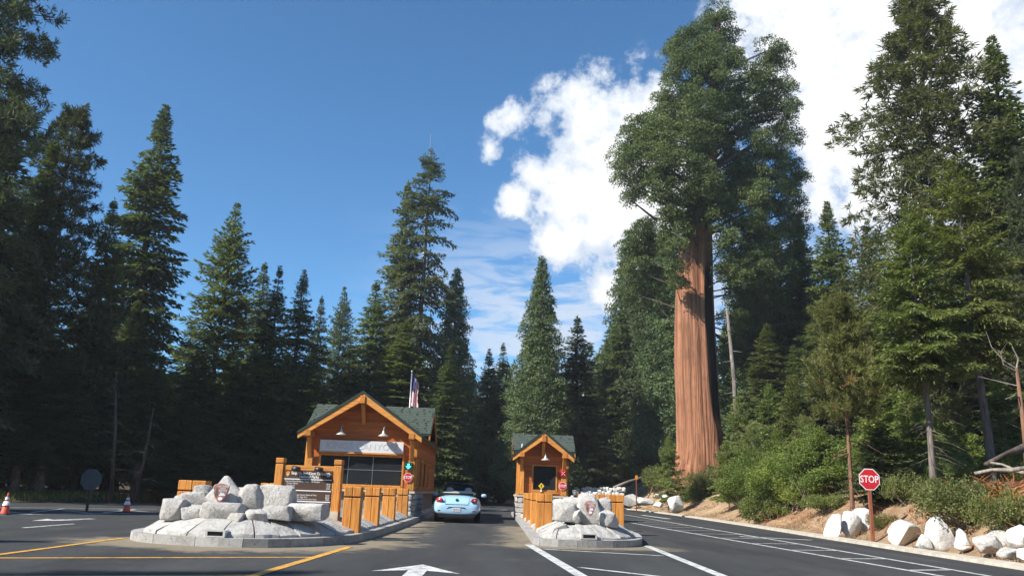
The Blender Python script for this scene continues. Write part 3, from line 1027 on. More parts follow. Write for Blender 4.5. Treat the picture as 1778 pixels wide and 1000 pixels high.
def shrub_mesh(name, seed, mat, n=7000, R=1.3, H=1.5, leaf=0.11, nl=16, stems=10, up=0.4, spread=0.28):
    rng = np.random.default_rng(seed)
    Q = []
    wd = MB()
    lob = []
    for i in range(nl):
        a = rng.random() * 6.28
        q = math.sqrt(rng.random())
        lob.append((q * R * math.cos(a) * 0.85, q * R * math.sin(a) * 0.85, H * (0.22 + 0.62 * rng.random() * (1.15 - 0.75 * q)), R * spread * (0.7 + 0.6 * rng.random())))
    per = n // nl
    for (x, y, z, r) in lob:
        d = nrm(rng.normal(size=(per, 3)))
        P = np.array([x, y, z]) + d * np.array([1, 1, 0.8]) * r * (0.3 + 0.8 * rng.random((per, 1)) ** 0.6)
        P[:, 2] = np.maximum(P[:, 2], 0.02)
        D = nrm(d * 0.6 + rng.normal(size=(per, 3)) * 0.6 + np.array([0, 0, up]))
        N = nrm(rng.normal(size=(per, 3)) + d * 0.7 + np.array([0, 0, 0.6]))
        Q.append(diamonds(P, D, N, leaf * (0.6 + 0.8 * rng.random(per)), leaf * 0.55 * (0.7 + 0.6 * rng.random(per))))
    for i in range(stems):
        x, y, z, r = lob[i % nl]
        j = rng.normal(size=2) * 0.12
        wd.tube([(x * 0.25, y * 0.25, -0.1), (x * 0.7 + j[0], y * 0.7 + j[1], z * 0.55), (x + j[1], y + j[0], z + r * 0.7)], [0.03, 0.018, 0.006], 4, 0, False)
    return quads_mesh(name + '_leaves', np.concatenate(Q), mat), wd.mesh(name + '_stems', M['stem'], True)


PROTO = {}


def reg(key, H, W_, crown, trunk, dead=None):
    PROTO[key] = (H, W_, crown, trunk, dead)


reg('fir_a', 30, 7.0, *fir_mesh('fir_a', 1, 30, 3.6, 1.2, 380, 0.42, M['fir'], M['bark_dark'], spray=0.50, sw=0.19))
reg('fir_b', 30, 7.4, *fir_mesh('fir_b', 2, 30, 3.8, 3.0, 360, 0.30, M['fir_grey'], M['bark_dark'], spray=0.50, sw=0.19, ragged=0.3, gap=0.15))
reg('fir_c', 30, 7.0, *fir_mesh('fir_c', 3, 30, 3.6, 7.0, 250, 0.5, M['fir'], M['bark_grey'], spray=0.50, sw=0.19, ragged=0.25, dead=26, gap=0.15))
reg('fir_spire', 34, 7.0, *fir_mesh('fir_spire', 4, 34, 3.7, 1.5, 380, 0.55, M['fir'], M['bark_dark'], spray=0.50, sw=0.19, pw=0.72, ragged=0.2))
reg('fir_bare', 38, 6.4, *fir_mesh('fir_bare', 25, 38, 3.3, 10.0, 250, 0.75, M['fir_grey'], M['bark_dark'], spray=0.5, sw=0.19, pw=0.24, ragged=0.5, gap=0.5, lean=0.3, gap_t=0.74, dead=20, deadlen=1.8))
reg('fir_layer', 24, 8.4, *fir_mesh('fir_layer', 6, 24, 4.3, 2.5, 270, 0.12, M['fir_grey'], M['bark_dark'], spray=0.46, sw=0.17, pw=0.8, ragged=0.28, gap=0.18, up_top=0.8))
reg('seq_y', 30, 11, *young_sequoia_mesh('seq_y', 7, 30, 5.6, 1.0, 780, M['seq_young'], M['bark_pine'], 88, 0.78, 1.05, 0.31))
reg('seq_z', 30, 9, *young_sequoia_mesh('seq_z', 8, 30, 4.6, 1.0, 700, M['seq_young'], M['bark_pine'], 80, 0.62, 0.95, 0.31))
reg('pine_a', 30, 12, *pine_mesh('pine_a', 9, 30, 6.0, 4.0, 165, M['pine'], M['bark_dark'], 28, 20, 0.45, 0.075, 0.55, 0.55, hang=0.5))
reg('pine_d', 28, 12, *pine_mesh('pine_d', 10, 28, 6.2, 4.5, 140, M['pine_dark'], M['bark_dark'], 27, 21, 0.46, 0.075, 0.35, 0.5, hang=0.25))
reg('near_fir', 13, 5.4, *fir_mesh('near_fir', 11, 13, 2.8, 4.6, 150, 0.16, M['fir_light'], M['bark_grey'], dens=1.0, spray=0.26, sw=0.085, pw=0.8, ragged=0.3, up_top=0.5, rtrunk=0.17, dead=34, gap=0.2))
reg('near_fir_b', 16, 6.0, *fir_mesh('near_fir_b', 12, 16, 3.1, 5.6, 165, 0.2, M['fir_light'], M['bark_grey'], dens=1.0, spray=0.28, sw=0.09, pw=0.75, ragged=0.34, up_top=0.6, rtrunk=0.24, dead=40, gap=0.25))
reg('near_pine', 8, 3.9, *pine_mesh('near_pine', 13, 8, 2.0, 4.0, 62, M['pine_light'], M['bark_pine'], 22, 26, 0.24, 0.032, 0.05, 0.6, 0.9, 0.11, 22, 0.0, 0.03))
reg('sapling_fir', 4.5, 3.4, *fir_mesh('sapling_fir', 14, 4.5, 1.7, 0.15, 105, 0.12, M['fir_grey'], M['bark_grey'], dens=1.1, spray=0.22, sw=0.085, pw=0.9, ragged=0.2, rtrunk=0.06))
reg('cedar_sap', 6, 3.0, *fir_mesh('cedar_sap', 31, 6, 1.55, 0.9, 120, 0.10, M['fir_light'], M['stem'], dens=1.0, spray=0.21, sw=0.075, pw=0.8, ragged=0.3, up_top=0.9, rtrunk=0.055, dead=12, deadlen=0.7))
reg('pine_sap', 5, 3.0, *pine_mesh('pine_sap', 32, 5, 1.5, 0.8, 46, M['pine_light'], M['stem'], 12, 24, 0.22, 0.03, 0.0, 0.7, 1.0, 0.05, 6, 0.0))
reg('leafy', 6.5, 3.6, *shrub_mesh('leafy', 15, M['leaf_bright'], 12500, 1.7, 6.5, 0.125, 40, 14, 0.3, 0.34))
reg('shrub_bright', 2.2, 3.4, *shrub_mesh('shrub_bright', 16, M['leaf_bright'], 11000, 1.6, 2.2, 0.095, 26, 14))
reg('shrub_mid', 1.7, 3.2, *shrub_mesh('shrub_mid', 17, M['leaf_mid'], 11000, 1.5, 1.7, 0.085, 24, 14))
reg('shrub_olive', 1.2, 3.2, *shrub_mesh('shrub_olive', 18, M['leaf_olive'], 9500, 1.5, 1.2, 0.075, 24, 18))
reg('shrub_dark', 1.5, 3.4, *shrub_mesh('shrub_dark', 19, M['leaf_mid'], 9000, 1.6, 1.5, 0.10, 22, 8, 0.2, 0.34))

trng = random.Random(5)


def place(kind, name, label, px, py, Yd, wpx, group=None, cat='tree', zsink=0.0, rz=None):
    """a tree whose top shows at (px,py) of the photograph, Yd metres down the road, wpx wide"""
    H, Wd, crown, trunk, dead = PROTO[kind]
    top = at(px, py, Yd)
    z0 = float(hgt(top[0], Yd)) - zsink
    sz = (top[2] - z0) / H
    if kind in ('fir_a', 'fir_b', 'fir_c', 'fir_spire', 'fir_layer', 'seq_z'):
        wpx *= 1.25
    sx = (wpx / FOC * Yd) / Wd
    o = thing(name, label, cat, (top[0], Yd, z0), trng.random() * 6.28 if rz is None else rz, group)
    o.scale = (sx, sx, sz)
    if rz is None:
        o.rotation_euler = (trng.gauss(0, 0.012), trng.gauss(0, 0.010), o.rotation_euler[2])
    link('trunk' if cat == 'tree' else 'stem', trunk, o)
    link('crown' if cat == 'tree' else 'foliage', crown, o)
    if dead:
        link('dead_needles', dead, o)
    return o


def place_xy(kind, name, label, x, y, sx, sz, group=None, cat='tree', rz=None):
    H, Wd, crown, trunk, dead = PROTO[kind]
    o = thing(name, label, cat, (x, y, float(hgt(x, y)) - 0.05), trng.random() * 6.28 if rz is None else rz, group)
    o.scale = (sx, sx, sz)
    link('trunk' if cat == 'tree' else 'stem', trunk, o)
    link('crown' if cat == 'tree' else 'foliage', crown, o)
    return o


# ---- left side
G_L = 'conifers behind the exit lanes on the left'
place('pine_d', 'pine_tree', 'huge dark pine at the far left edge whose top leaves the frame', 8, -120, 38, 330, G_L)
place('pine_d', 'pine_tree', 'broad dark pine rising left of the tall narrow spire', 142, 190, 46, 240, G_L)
place('fir_a', 'fir_tree', 'broad black green fir filling the left edge below the huge pine', 22, 130, 41, 190, G_L)
place('fir_a', 'fir_tree', 'dark fir filling the gap between the two big left pines', 92, 245, 44, 130, G_L)
place('fir_b', 'fir_tree', 'dark fir standing in front of the tall left spire at its left foot', 205, 345, 49, 110, G_L)
place('fir_spire', 'fir_tree', 'tall narrow spire fir, the highest on the left against the blue sky', 290, 182, 62, 145, G_L)
place('fir_layer', 'fir_tree', 'fir with level layered branches right of the tall left spire', 404, 355, 56, 150, G_L)
place('fir_b', 'fir_tree', 'pointed fir just right of the layered fir, first of two close tops', 462, 455, 64, 90, G_L)
place('fir_a', 'fir_tree', 'pale topped fir, second of two close tops right of the layered fir', 487, 462, 58, 85, G_L)
place('fir_spire', 'fir_tree', 'slim dark fir with a sharp point above the left booth roof edge', 528, 470, 70, 80, G_L)
place('fir_b', 'fir_tree', 'small slim fir in the dip between two pointed firs left of the booth peak', 562, 514, 78, 62, G_L)
place('fir_layer', 'fir_tree', 'short open fir left of the twin sparse firs', 598, 497, 84, 80, G_L)
place('fir_a', 'fir_tree', 'dense dark fir standing directly left of the twin sparse firs', 650, 488, 76, 110, G_L)
place('fir_b', 'fir_tree', 'left one of the two tall sparse firs behind the flagpole', 713, 316, 83, 108, G_L)
o = place('fir_bare', 'fir_tree', 'right and taller of the two sparse firs, open crown on a bare stem', 750, 262, 81, 92, G_L)
place('fir_a', 'fir_tree', 'bushy fir filling the foot of the twin sparse firs', 700, 560, 74, 150, G_L)
place('seq_z', 'sequoia_tree', 'dense narrow conical sequoia right of the twin sparse firs', 797, 466, 86, 92, 'young sequoias down the road')
# ---- centre
place('fir_spire', 'fir_tree', 'small dark pointed fir left of the big cone shaped sequoia', 848, 606, 90, 60, 'firs down the road')
place('fir_a', 'fir_tree', 'pointed fir touching the left side of the big cone shaped sequoia', 879, 596, 92, 64, 'firs down the road')
place('seq_y', 'sequoia_tree', 'big cone shaped young sequoia standing behind the small booth', 941, 447, 80, 158, 'young sequoias down the road')
place('fir_b', 'fir_tree', 'yellow green fir right of the cone shaped sequoia', 1003, 548, 84, 100, 'firs down the road')
place('fir_a', 'fir_tree', 'small dark fir low in the gap left of the giant sequoia', 1050, 590, 96, 62, 'firs down the road')
place('fir_c', 'fir_tree', 'tall fir with bare grey lower stem left of the giant trunk', 1098, 500, 94, 110, 'firs beside the giant sequoia')
place('fir_c', 'fir_tree', 'dense fir with grey stem touching the left of the giant trunk', 1142, 470, 98, 120, 'firs beside the giant sequoia')
place('seq_y', 'sequoia_tree', 'billowy sequoia crown rising behind the left of the giant trunk', 1130, 384, 92, 150, 'sequoias beside the giant')
place('seq_z', 'sequoia_tree', 'left one of two billowy crowns beside the upper giant trunk', 1098, 402, 96, 120, 'sequoias beside the giant')
place('seq_z', 'sequoia_tree', 'billowy dark crown hugging the left of the upper giant trunk', 1158, 392, 90, 110, 'sequoias beside the giant')
place('fir_c', 'fir_tree', 'slim fir with pale stem at the edge of the right wood near the gap', 1072, 545, 102, 80, 'firs beside the giant sequoia')
# ---- right of the giant
G_R = 'conifers on the bank right of the giant sequoia'
place('seq_z', 'sequoia_tree', 'dense sequoia right behind the giant trunk under its crown', 1310, 400, 84, 170, 'sequoias beside the giant')
place('fir_a', 'fir_tree', 'dark fir with a rounded top immediately right of the giant crown', 1375, 372, 74, 120, G_R)
place('fir_spire', 'fir_tree', 'dark pointed fir in the sky gap between the giant and the tall right pine', 1437, 352, 70, 110, G_R)
place('fir_layer', 'fir_tree', 'thin open fir left beside the tall right pine', 1502, 385, 62, 110, G_R)
place('pine_a', 'pine_tree', 'very tall drooping pine at the right reaching the top of the frame', 1592, -10, 46, 420, G_R)
place('fir_spire', 'fir_tree', 'dark narrow fir right of the tall drooping pine', 1712, 70, 44, 165, G_R)
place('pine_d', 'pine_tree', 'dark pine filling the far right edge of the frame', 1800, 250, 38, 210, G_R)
place('fir_a', 'fir_tree', 'deep green fir in shade behind the two near grey stemmed firs', 1560, 420, 46, 150, G_R)
place('fir_b', 'fir_tree', 'shaded fir behind the young pine with tufted top', 1420, 520, 54, 120, G_R)
place('fir_b', 'fir_tree', 'shaded fir between the giant trunk and the young tufted pine', 1330, 560, 60, 110, G_R)
place('near_fir_b', 'fir_tree', 'near light green fir on a thick grey stem at right', 1662, 268, 30.0, 200, 'near firs on the bank')
place('near_fir', 'fir_tree', 'near light green fir on a slim grey stem behind the stop sign', 1576, 345, 29, 190, 'near firs on the bank')
place('near_pine', 'pine_tree', 'young tufted pine with a bare lower stem left of the stop sign', 1456, 532, 30.5, 150, None)
place('sapling_fir', 'fir_tree', 'low layered fir sapling directly behind the stop sign', 1528, 742, 31.0, 150, None)

# filler in the dense wood: nothing tells these apart
lab_l = 'dark conifer in the dense shaded wood behind the exit lanes'
for i, (px, py, Yd, wpx, k) in enumerate([(40, 600, 57, 130, 'fir_a'), (130, 640, 59, 110, 'fir_a'), (222, 660, 61, 110, 'fir_b'), (300, 650, 61, 100, 'fir_a'), (-40, 640, 52, 130, 'fir_a'), (90, 700, 62, 100, 'fir_a'), (170, 700, 64, 100, 'fir_a'), (60, 420, 58, 130, 'fir_a'), (185, 470, 66, 110, 'fir_c'), (235, 520, 52, 110, 'fir_b'), (330, 560, 66, 100, 'fir_a'), (20, 560, 48, 150, 'fir_b'), (110, 590, 44, 140, 'fir_c'), (270, 600, 47, 110, 'fir_c'), (352, 600, 52, 110, 'fir_c'), (440, 600, 54, 110, 'fir_c'), (500, 610, 60, 100, 'fir_a'), (545, 600, 66, 90, 'fir_a'), (610, 590, 70, 100, 'fir_c'), (780, 600, 72, 80, 'fir_a'), (-60, 400, 46, 170, 'fir_a'), (420, 520, 72, 90, 'fir_a'), (60, 640, 43, 120, 'fir_c'), (320, 700, 48, 110, 'fir_b'), (470, 690, 54, 100, 'fir_a')]):
    place(k, 'fir_tree', lab_l, px, py, Yd, wpx, 'conifers inside the dense left wood')
lab_c = 'conifer in the dense wood at the end of the road'
for (px, py, Yd, wpx, k) in [(820, 640, 120, 60, 'fir_a'), (860, 650, 118, 60, 'fir_b'), (905, 640, 112, 60, 'fir_a'), (985, 640, 100, 60, 'fir_a'), (1025, 650, 98, 60, 'fir_b'), (760, 640, 96, 70, 'fir_a'), (700, 640, 92, 70, 'fir_a'), (835, 700, 108, 50, 'fir_b'), (880, 700, 104, 50, 'fir_a'), (1040, 690, 92, 56, 'fir_a'), (1060, 640, 104, 60, 'fir_a'), (960, 690, 96, 60, 'fir_a'), (800, 700, 98, 60, 'fir_a')]:
    place(k, 'fir_tree', lab_c, px, py, Yd, wpx, 'conifers inside the wood at the road end')
lab_r = 'conifer in the dense shaded wood on the bank right of the giant'
for (px, py, Yd, wpx, k) in [(1285, 520, 92, 100, 'fir_a'), (1350, 480, 90, 110, 'fir_a'), (1400, 440, 84, 110, 'fir_b'), (1470, 450, 76, 110, 'fir_a'), (1530, 480, 64, 120, 'fir_c'), (1620, 470, 56, 130, 'fir_a'), (1700, 420, 54, 130, 'fir_a'), (1770, 450, 48, 130, 'fir_a'), (1740, 560, 44, 130, 'fir_a'), (1380, 600, 66, 90, 'fir_a'), (1490, 600, 56, 100, 'fir_a'), (1580, 590, 48, 110, 'fir_a'), (1700, 600, 44, 110, 'fir_b'), (1840, 420, 44, 150, 'fir_a'), (1120, 560, 104, 90, 'fir_a'), (1165, 540, 100, 90, 'fir_a'), (1210, 560, 104, 80, 'fir_a')]:
    place(k, 'fir_tree', lab_r if px > 1250 else 'conifer in the wood behind the left of the giant sequoia trunk', px, py, Yd, wpx, 'conifers inside the right wood' if px > 1250 else 'conifers behind the giant trunk')
# trees beside the road, left of what the photograph shows: they cast the shade on the near asphalt
lab_o = 'tall conifer beside the exit lanes outside the left of the view'
for (x, y, sx, sz, k) in [(-33.5, 1.1, 1.0, 0.82, 'fir_a'), (-32, -5.5, 1.0, 0.97, 'fir_b'), (-43.4, 13.5, 1.3, 0.95, 'fir_a'), (-38.5, 15.5, 1.2, 0.98, 'fir_b'), (-27, -9, 0.9, 0.75, 'fir_b')]:
    place_xy(k, 'fir_tree', lab_o, x, y, sx, sz, 'roadside conifers left of the view')

# far wood as one mass
rng = np.random.default_rng(77)
Q = []
for i in range(330):
    a = R_(-70 + 140 * (i + rng.random()) / 180) if i < 180 else R_(100 + 160 * (i - 180 + rng.random()) / 150)
    d = (118 + 60 * rng.random()) if i < 180 else (48 + 60 * rng.random())
    x, y = d * math.sin(a), d * math.cos(a)
    Hh = 14 + 7 * rng.random()
    z0 = float(hgt(x, y))
    n = 820 if i < 180 else 420
    k_ = 0.6 if i < 180 else 1.0
    t = rng.random(n) ** 1.3
    az = rng.random(n) * 6.28
    rad = 3.4 * (1 - t) ** 0.8 * (0.5 + 0.5 * rng.random(n))
    P = np.stack([x + rad * np.cos(az), y + rad * np.sin(az), z0 + 0.5 + (Hh - 0.5) * t], 1)
    D = nrm(np.stack([np.cos(az), np.sin(az), -0.25 + 0 * az], 1) + rng.normal(size=(n, 3)) * 0.3)
    N = nrm(np.array([0, 0, 1.0]) + rng.normal(size=(n, 3)) * 0.5)
    Q.append(diamonds(P, D, N, (1.6 + rng.random(n)) * k_, (0.85 + 0.5 * rng.random(n)) * k_ * 0.8))
fw = link('far_wood', quads_mesh('far_wood', np.concatenate(Q), M['fir']))
tag(fw, 'dark far wood closing the view behind all nearer trees', 'wood', None, 'stuff')

# ------------------------------------------------------------------ the giant sequoia
YS = 72.0
sb = at(1216, 838, YS)
zs0 = float(hgt(sb[0], YS))
sq = thing('giant_sequoia', 'giant sequoia with a massive bare cinnamon red trunk and lumpy crown', 'tree', (sb[0], YS, zs0))
ctr = [(1215, 848, 104), (1215, 830, 84), (1217, 806, 79), (1217, 775, 75), (1213, 720, 71), (1209, 640, 70), (1206, 560, 66), (1206, 480, 61), (1209, 410, 53), (1216, 350, 44), (1225, 290, 37), (1232, 220, 26), (1238, 150, 18), (1244, 80, 9), (1250, 30, 4)]
mb_v, mb_f = [], []
NS = 112
rows = []
for i in range(len(ctr) - 1):
    for k in range(5):
        f = k / 5
        rows.append(tuple(ctr[i][j] * (1 - f) + ctr[i + 1][j] * f for j in range(3)))
rows.append(ctr[-1])
for (px, py, wpx) in rows:
    c = at(px, py, YS) - np.array([sb[0], YS, zs0])
    r = wpx / FOC * YS / 2
    for k in range(NS):
        a = 2 * math.pi * k / NS
        fl = 1 + 0.035 * math.sin(5 * a + c[2] * 0.06) + 0.03 * math.sin(11 * a + c[2] * 0.11 + 1) + 0.030 * abs(math.sin(13.5 * a + 0.5 * math.sin(c[2] * 0.22 + 2 * a))) + 0.012 * math.sin(37 * a + 0.8 * math.sin(c[2] * 0.4)) + 0.02 * mnoise.noise(Vector((math.cos(a) * 4, math.sin(a) * 4, c[2] * 0.25)))
        base = 1 + 0.05 * math.exp(-max(c[2], 0) / 1.6) * (1 + math.sin(5 * a + 0.6))
        mb_v.append((c[0] + r * fl * base * math.cos(a), c[1] + r * fl * base * math.sin(a), c[2] if c[2] > 0.2 else c[2] - 0.6))
for i in range(len(rows) - 1):
    for k in range(NS):
        mb_f.append((i * NS + k, i * NS + (k + 1) % NS, (i + 1) * NS + (k + 1) % NS, (i + 1) * NS + k))
shade_vals = []  # mask for the shade painted down the trunk's right side
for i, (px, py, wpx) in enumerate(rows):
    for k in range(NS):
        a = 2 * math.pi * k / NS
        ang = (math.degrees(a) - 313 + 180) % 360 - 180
        shade_vals.append(max(0.0, min(1.0, 1.7 - abs(ang) / 23)) * max(0.0, min(1.0, (py - 420) / 90)) * max(0.0, min(1.0, (775 - py) / 90)))
me = bpy.data.meshes.new('giant_trunk')
me.from_pydata(mb_v, [], mb_f)
ca_ = me.attributes.new('char', 'FLOAT', 'POINT')  # 'char' is the mask of the painted shade, no charring
ca_.data.foreach_set('value', shade_vals)
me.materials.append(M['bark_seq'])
me.polygons.foreach_set('use_smooth', [True] * len(me.polygons))
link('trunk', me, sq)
rng = np.random.default_rng(42)
lob = [  # px, py, radius px, depth offset m
    (1246, 32, 26, 0), (1228, 62, 34, 0), (1262, 62, 26, 1), (1196, 82, 38, -1), (1176, 92, 24, 1), (1242, 102, 44, -2), (1276, 98, 20, 1), (1192, 132, 44, -2), (1228, 150, 44, -3), (1272, 142, 40, -1),
    (1334, 88, 26, 0), (1352, 108, 26, 1), (1322, 130, 26, -1), (1342, 158, 36, 0), (1362, 150, 22, 1), (1308, 178, 34, -1), (1350, 206, 34, 0), (1372, 188, 18, 0), (1182, 182, 44, -2), (1152, 196, 30, 0), (1212, 206, 40, -3), (1262, 194, 40, -2), (1300, 226, 28, 1), (1352, 250, 30, 0), (1374, 244, 18, 1),
    (1112, 228, 32, -1), (1092, 246, 26, 0), (1142, 236, 38, -2), (1178, 246, 36, -3), (1080, 280, 22, 0), (1104, 284, 36, -2), (1140, 284, 38, -3), (1176, 296, 38, -3), (1204, 268, 30, -3), (1084, 318, 18, 0), (1108, 326, 26, -1), (1146, 330, 30, -3), (1182, 336, 28, -3), (1096, 348, 14, 0), (1158, 362, 20, -2), (1186, 370, 20, -2), (1172, 392, 18, -1),
    (1318, 252, 26, -2), (1336, 292, 34, 0), (1366, 288, 24, 1), (1304, 316, 34, -1), (1342, 338, 40, 0), (1376, 326, 24, 1), (1388, 312, 14, 1), (1300, 366, 40, -2), (1340, 386, 42, 0), (1372, 368, 26, 1), (1284, 412, 32, -2), (1322, 430, 42, -1), (1360, 428, 36, 1), (1276, 456, 26, -1), (1300, 478, 40, -2), (1344, 484, 44, 0), (1288, 520, 30, 0), (1330, 530, 40, 1), (1376, 470, 30, 2), (1310, 570, 34, 2), (1360, 560, 36, 2),
    (1262, 252, 16, 3), (1276, 290, 18, 3), (1256, 330, 16, 3), (1240, 236, 20, 2), (1122, 402, 28, 3), (1098, 430, 26, 4), (1140, 436, 30, 4), (1106, 470, 30, 4), (1144, 482, 28, 4), (1098, 510, 28, 5), (1140, 530, 28, 5), (1168, 440, 16, 1), (1166, 420, 14, 0), (1190, 400, 16, -3), (1236, 380, 20, -3), (1256, 420, 24, -3), (1214, 340, 18, -3), (1242, 340, 22, -3), (1200, 240, 34, -3), (1230, 240, 30, -3), (1262, 470, 22, -2), (1280, 560, 24, 0), (1380, 400, 22, 1), (1180, 470, 12, -3), (1176, 500, 10, -2), (1270, 610, 22, 2), (1330, 610, 34, 3), (1380, 600, 34, 3), (1268, 240, 26, -1), (1276, 280, 26, 0), (1268, 320, 26, 0), (1296, 290, 26, -1), (1262, 370, 24, -2), (1300, 340, 30, -2), (1160, 400, 22, -2), (1176, 430, 16, -4), (1170, 376, 22, -3), (1220, 300, 26, -4), (1236, 330, 20, -4), (1384, 520, 28, 3), (1300, 650, 30, 4), (1360, 650, 34, 4)]
Q = []
lmb = MB()
for (px, py, rp, dz) in lob:
    k = YS / FOC
    c = at(px, py, YS + dz * 1.3) - np.array([sb[0], YS, zs0])
    r = rp * k * 1.06
    nc = max(6, int(7.2 * r * r))
    d = nrm(rng.normal(size=(nc, 3)))
    pos = c + d * np.array([0.92, 1.1, 0.85]) * r * (0.62 + 0.38 * rng.random((nc, 1)))
    for q in pos:
        rc = 0.55 + 0.55 * rng.random()
        Q.append(clump_quads(rng, q, rc, int(190 * rc * rc + 36), 0.22, 0.10, 0.85))
    # limb from the trunk out to the lobe
    ty = min(max(py + 40, 60), 560)
    tr_ = at(np.interp(ty, [30, 80, 150, 220, 290, 350, 410, 480, 560], [1250, 1244, 1238, 1231, 1226, 1220, 1216, 1214, 1213]), ty, YS) - np.array([sb[0], YS, zs0])
    mid = tr_ * 0.45 + c * 0.55 + rng.normal(size=3) * 0.4 + np.array([0, 0, -0.3])
    th_ = 1.0 if py < 380 else 0.35
    lmb.tube([tuple(tr_), tuple(mid), tuple(c)], [0.20 * th_, 0.13 * th_, 0.05 * th_], 6, 0, False)
link('crown', quads_mesh('giant_crown', np.concatenate(Q), M['seq']), sq)
for (a, b, c_) in [((1236, 260), (1262, 236), (1300, 222)), ((1232, 300), (1290, 262), (1330, 240)), ((1226, 330), (1286, 330), (1310, 272)), ((1240, 200), (1290, 176), (1338, 140)), ((1222, 360), (1180, 330), (1130, 300)), ((1290, 330), (1306, 300), (1302, 278)), ((1294, 330), (1312, 318), (1314, 296))]:
    pts = [tuple(at(x, y, YS - 1.5 + 0.4 * i) - np.array([sb[0], YS, zs0])) for i, (x, y) in enumerate((a, b, c_))]
    lmb.tube(pts, [0.24, 0.16, 0.06], 7, 0, False)
lmb.build('limbs', M['bark_dark'], sq, True)

# slim leaning stem beside the giant
b0 = at(1283, 790, 68)
t0 = at(1262, 535, 68)
z_ = float(hgt(b0[0], 68))
st = thing('dead_tree', 'slim pale leaning dead stem right beside the giant trunk', 'tree', (b0[0], 68, z_))
mb = MB()
mb.tube([(0, 0, -0.3), tuple((t0 - b0) * 0.5 + np.array([0.12, 0, b0[2] - z_])), tuple(t0 - b0 + np.array([0, 0, b0[2] - z_]))], [0.22, 0.19, 0.12], 8)
mb.build('trunk', M['bark_grey'], st, True)
mb = MB()
for k in range(9):
    q = np.array([0, 0, 0.0]) + (t0 - b0) * (0.35 + 0.07 * k) + np.array([0.08, 0, b0[2] - z_])
    a = k * 2.4
    MB().tube([tuple(q), (q[0] + 0.9 * math.cos(a), q[1] + 0.9 * math.sin(a), q[2] - 0.15)], [0.04, 0.01], 4).build('branch', M['snag'], st)

# pale stems in the left wood
for (pb_, pt_, Yd, lb) in [((193, 868), (203, 640), 42.0, 'slim dead stem upright in the dark left wood behind the octagonal sign back'), ((232, 866), (268, 700), 43.0, 'slim leaning dead stem in the dark left wood right of the octagonal sign back')]:
    b0, t0 = at(*pb_, Yd), at(*pt_, Yd)
    st = thing('dead_tree', lb, 'tree', (b0[0], Yd, float(hgt(b0[0], Yd))), 0, 'bare stems in the left wood')
    v_ = t0 - b0
    MB().tube([(0, 0, -0.2), (v_[0] * 0.5 + 0.08, 0, v_[2] * 0.5), (v_[0], 0, v_[2])], [0.10, 0.08, 0.03], 7).build('trunk', M['bark_dark'], st, True)
    for k in range(10):
        f = 0.25 + 0.07 * k
        a = k * 2.4
        L_ = 1.3 - 0.08 * k
        MB().tube([(v_[0] * f + 0.05, 0, v_[2] * f), (v_[0] * f + L_ * 0.5 * math.cos(a), L_ * 0.5 * math.sin(a), v_[2] * f + 0.05), (v_[0] * f + L_ * math.cos(a), L_ * math.sin(a), v_[2] * f - 0.25)], [0.028, 0.018, 0.006], 4).build('branch', M['bark_grey'], st)

# bare snag at the right edge
b0 = at(1779, 790, 27)
z_ = float(hgt(b0[0], 27))
st = thing('dead_tree', 'bare reddish snag with curling twigs at the right edge', 'tree', (b0[0], 27, z_))
mb = MB()
L_ = at(1765, 640, 27) - b0
mb.tube([(0, 0, -0.2), tuple(L_ * 0.5 + np.array([0.05, 0, 0.3])), tuple(L_ + np.array([0, 0, b0[2] - z_]))], [0.09, 0.08, 0.05], 8)
mb.build('trunk', M['bark_pine'], st, True)
mb = MB()
top = L_ + np.array([0, 0, b0[2] - z_])
for (pts) in [[(0, 0, 0), (-0.4, 0, 0.25), (-0.72, 0.1, 0.75), (-0.85, 0.1, 1.3)], [(0, 0, -0.1), (-0.5, -0.1, 0.1), (-0.62, -0.2, 0.5), (-0.4, -0.3, 0.85)], [(0, 0, -0.6), (-0.6, 0.1, -0.45), (-1.3, 0.1, -0.30)], [(0, 0, 0), (0.1, 0, 0.35), (0.0, 0.1, 0.8)], [(0, 0, -1.0), (-0.3, -0.2, -0.95), (-0.7, -0.3, -1.1)]]:
    MB().tube([tuple(top + np.array(p)) for p in pts], [0.03, 0.02, 0.012, 0.006][:len(pts)], 5).build('branch', M['snag'], st)

# ------------------------------------------------------------------ shrubs on the bank
G_S = 'shrubs on the right bank'


def hit(px, py):
    """where the line of sight through a pixel meets the ground"""
    d = ray(px, py)
    t = np.arange(12, 130, 0.15) / d[1]
    P = np.array([0, 0, CAMH]) + t[:, None] * d
    below = P[:, 2] < hgt(P[:, 0], P[:, 1])
    return P[np.argmax(below)] if below.any() else None


def shrub(kind, label, px, py, Yd, wpx, hpx, name='shrub', group=G_S):
    """a shrub whose foot shows near (px,py)"""
    H, Wd, crown, trunk, dead = PROTO[kind]
    hp = hit(px, py)
    if hp is not None and 0.6 * Yd < hp[1] < 1.5 * Yd:
        x, Yd = float(hp[0]), float(hp[1])
    else:
        x = at(px, py, Yd)[0]
    o = thing(name, label, 'shrub', (x, Yd, float(hgt(x, Yd)) - 0.12), trng.random() * 6.28, group)
    s = wpx / FOC * Yd / Wd
    o.scale = (s, s, hpx / FOC * Yd / H)
    link('stem', trunk, o)
    link('foliage', crown, o)
    return o


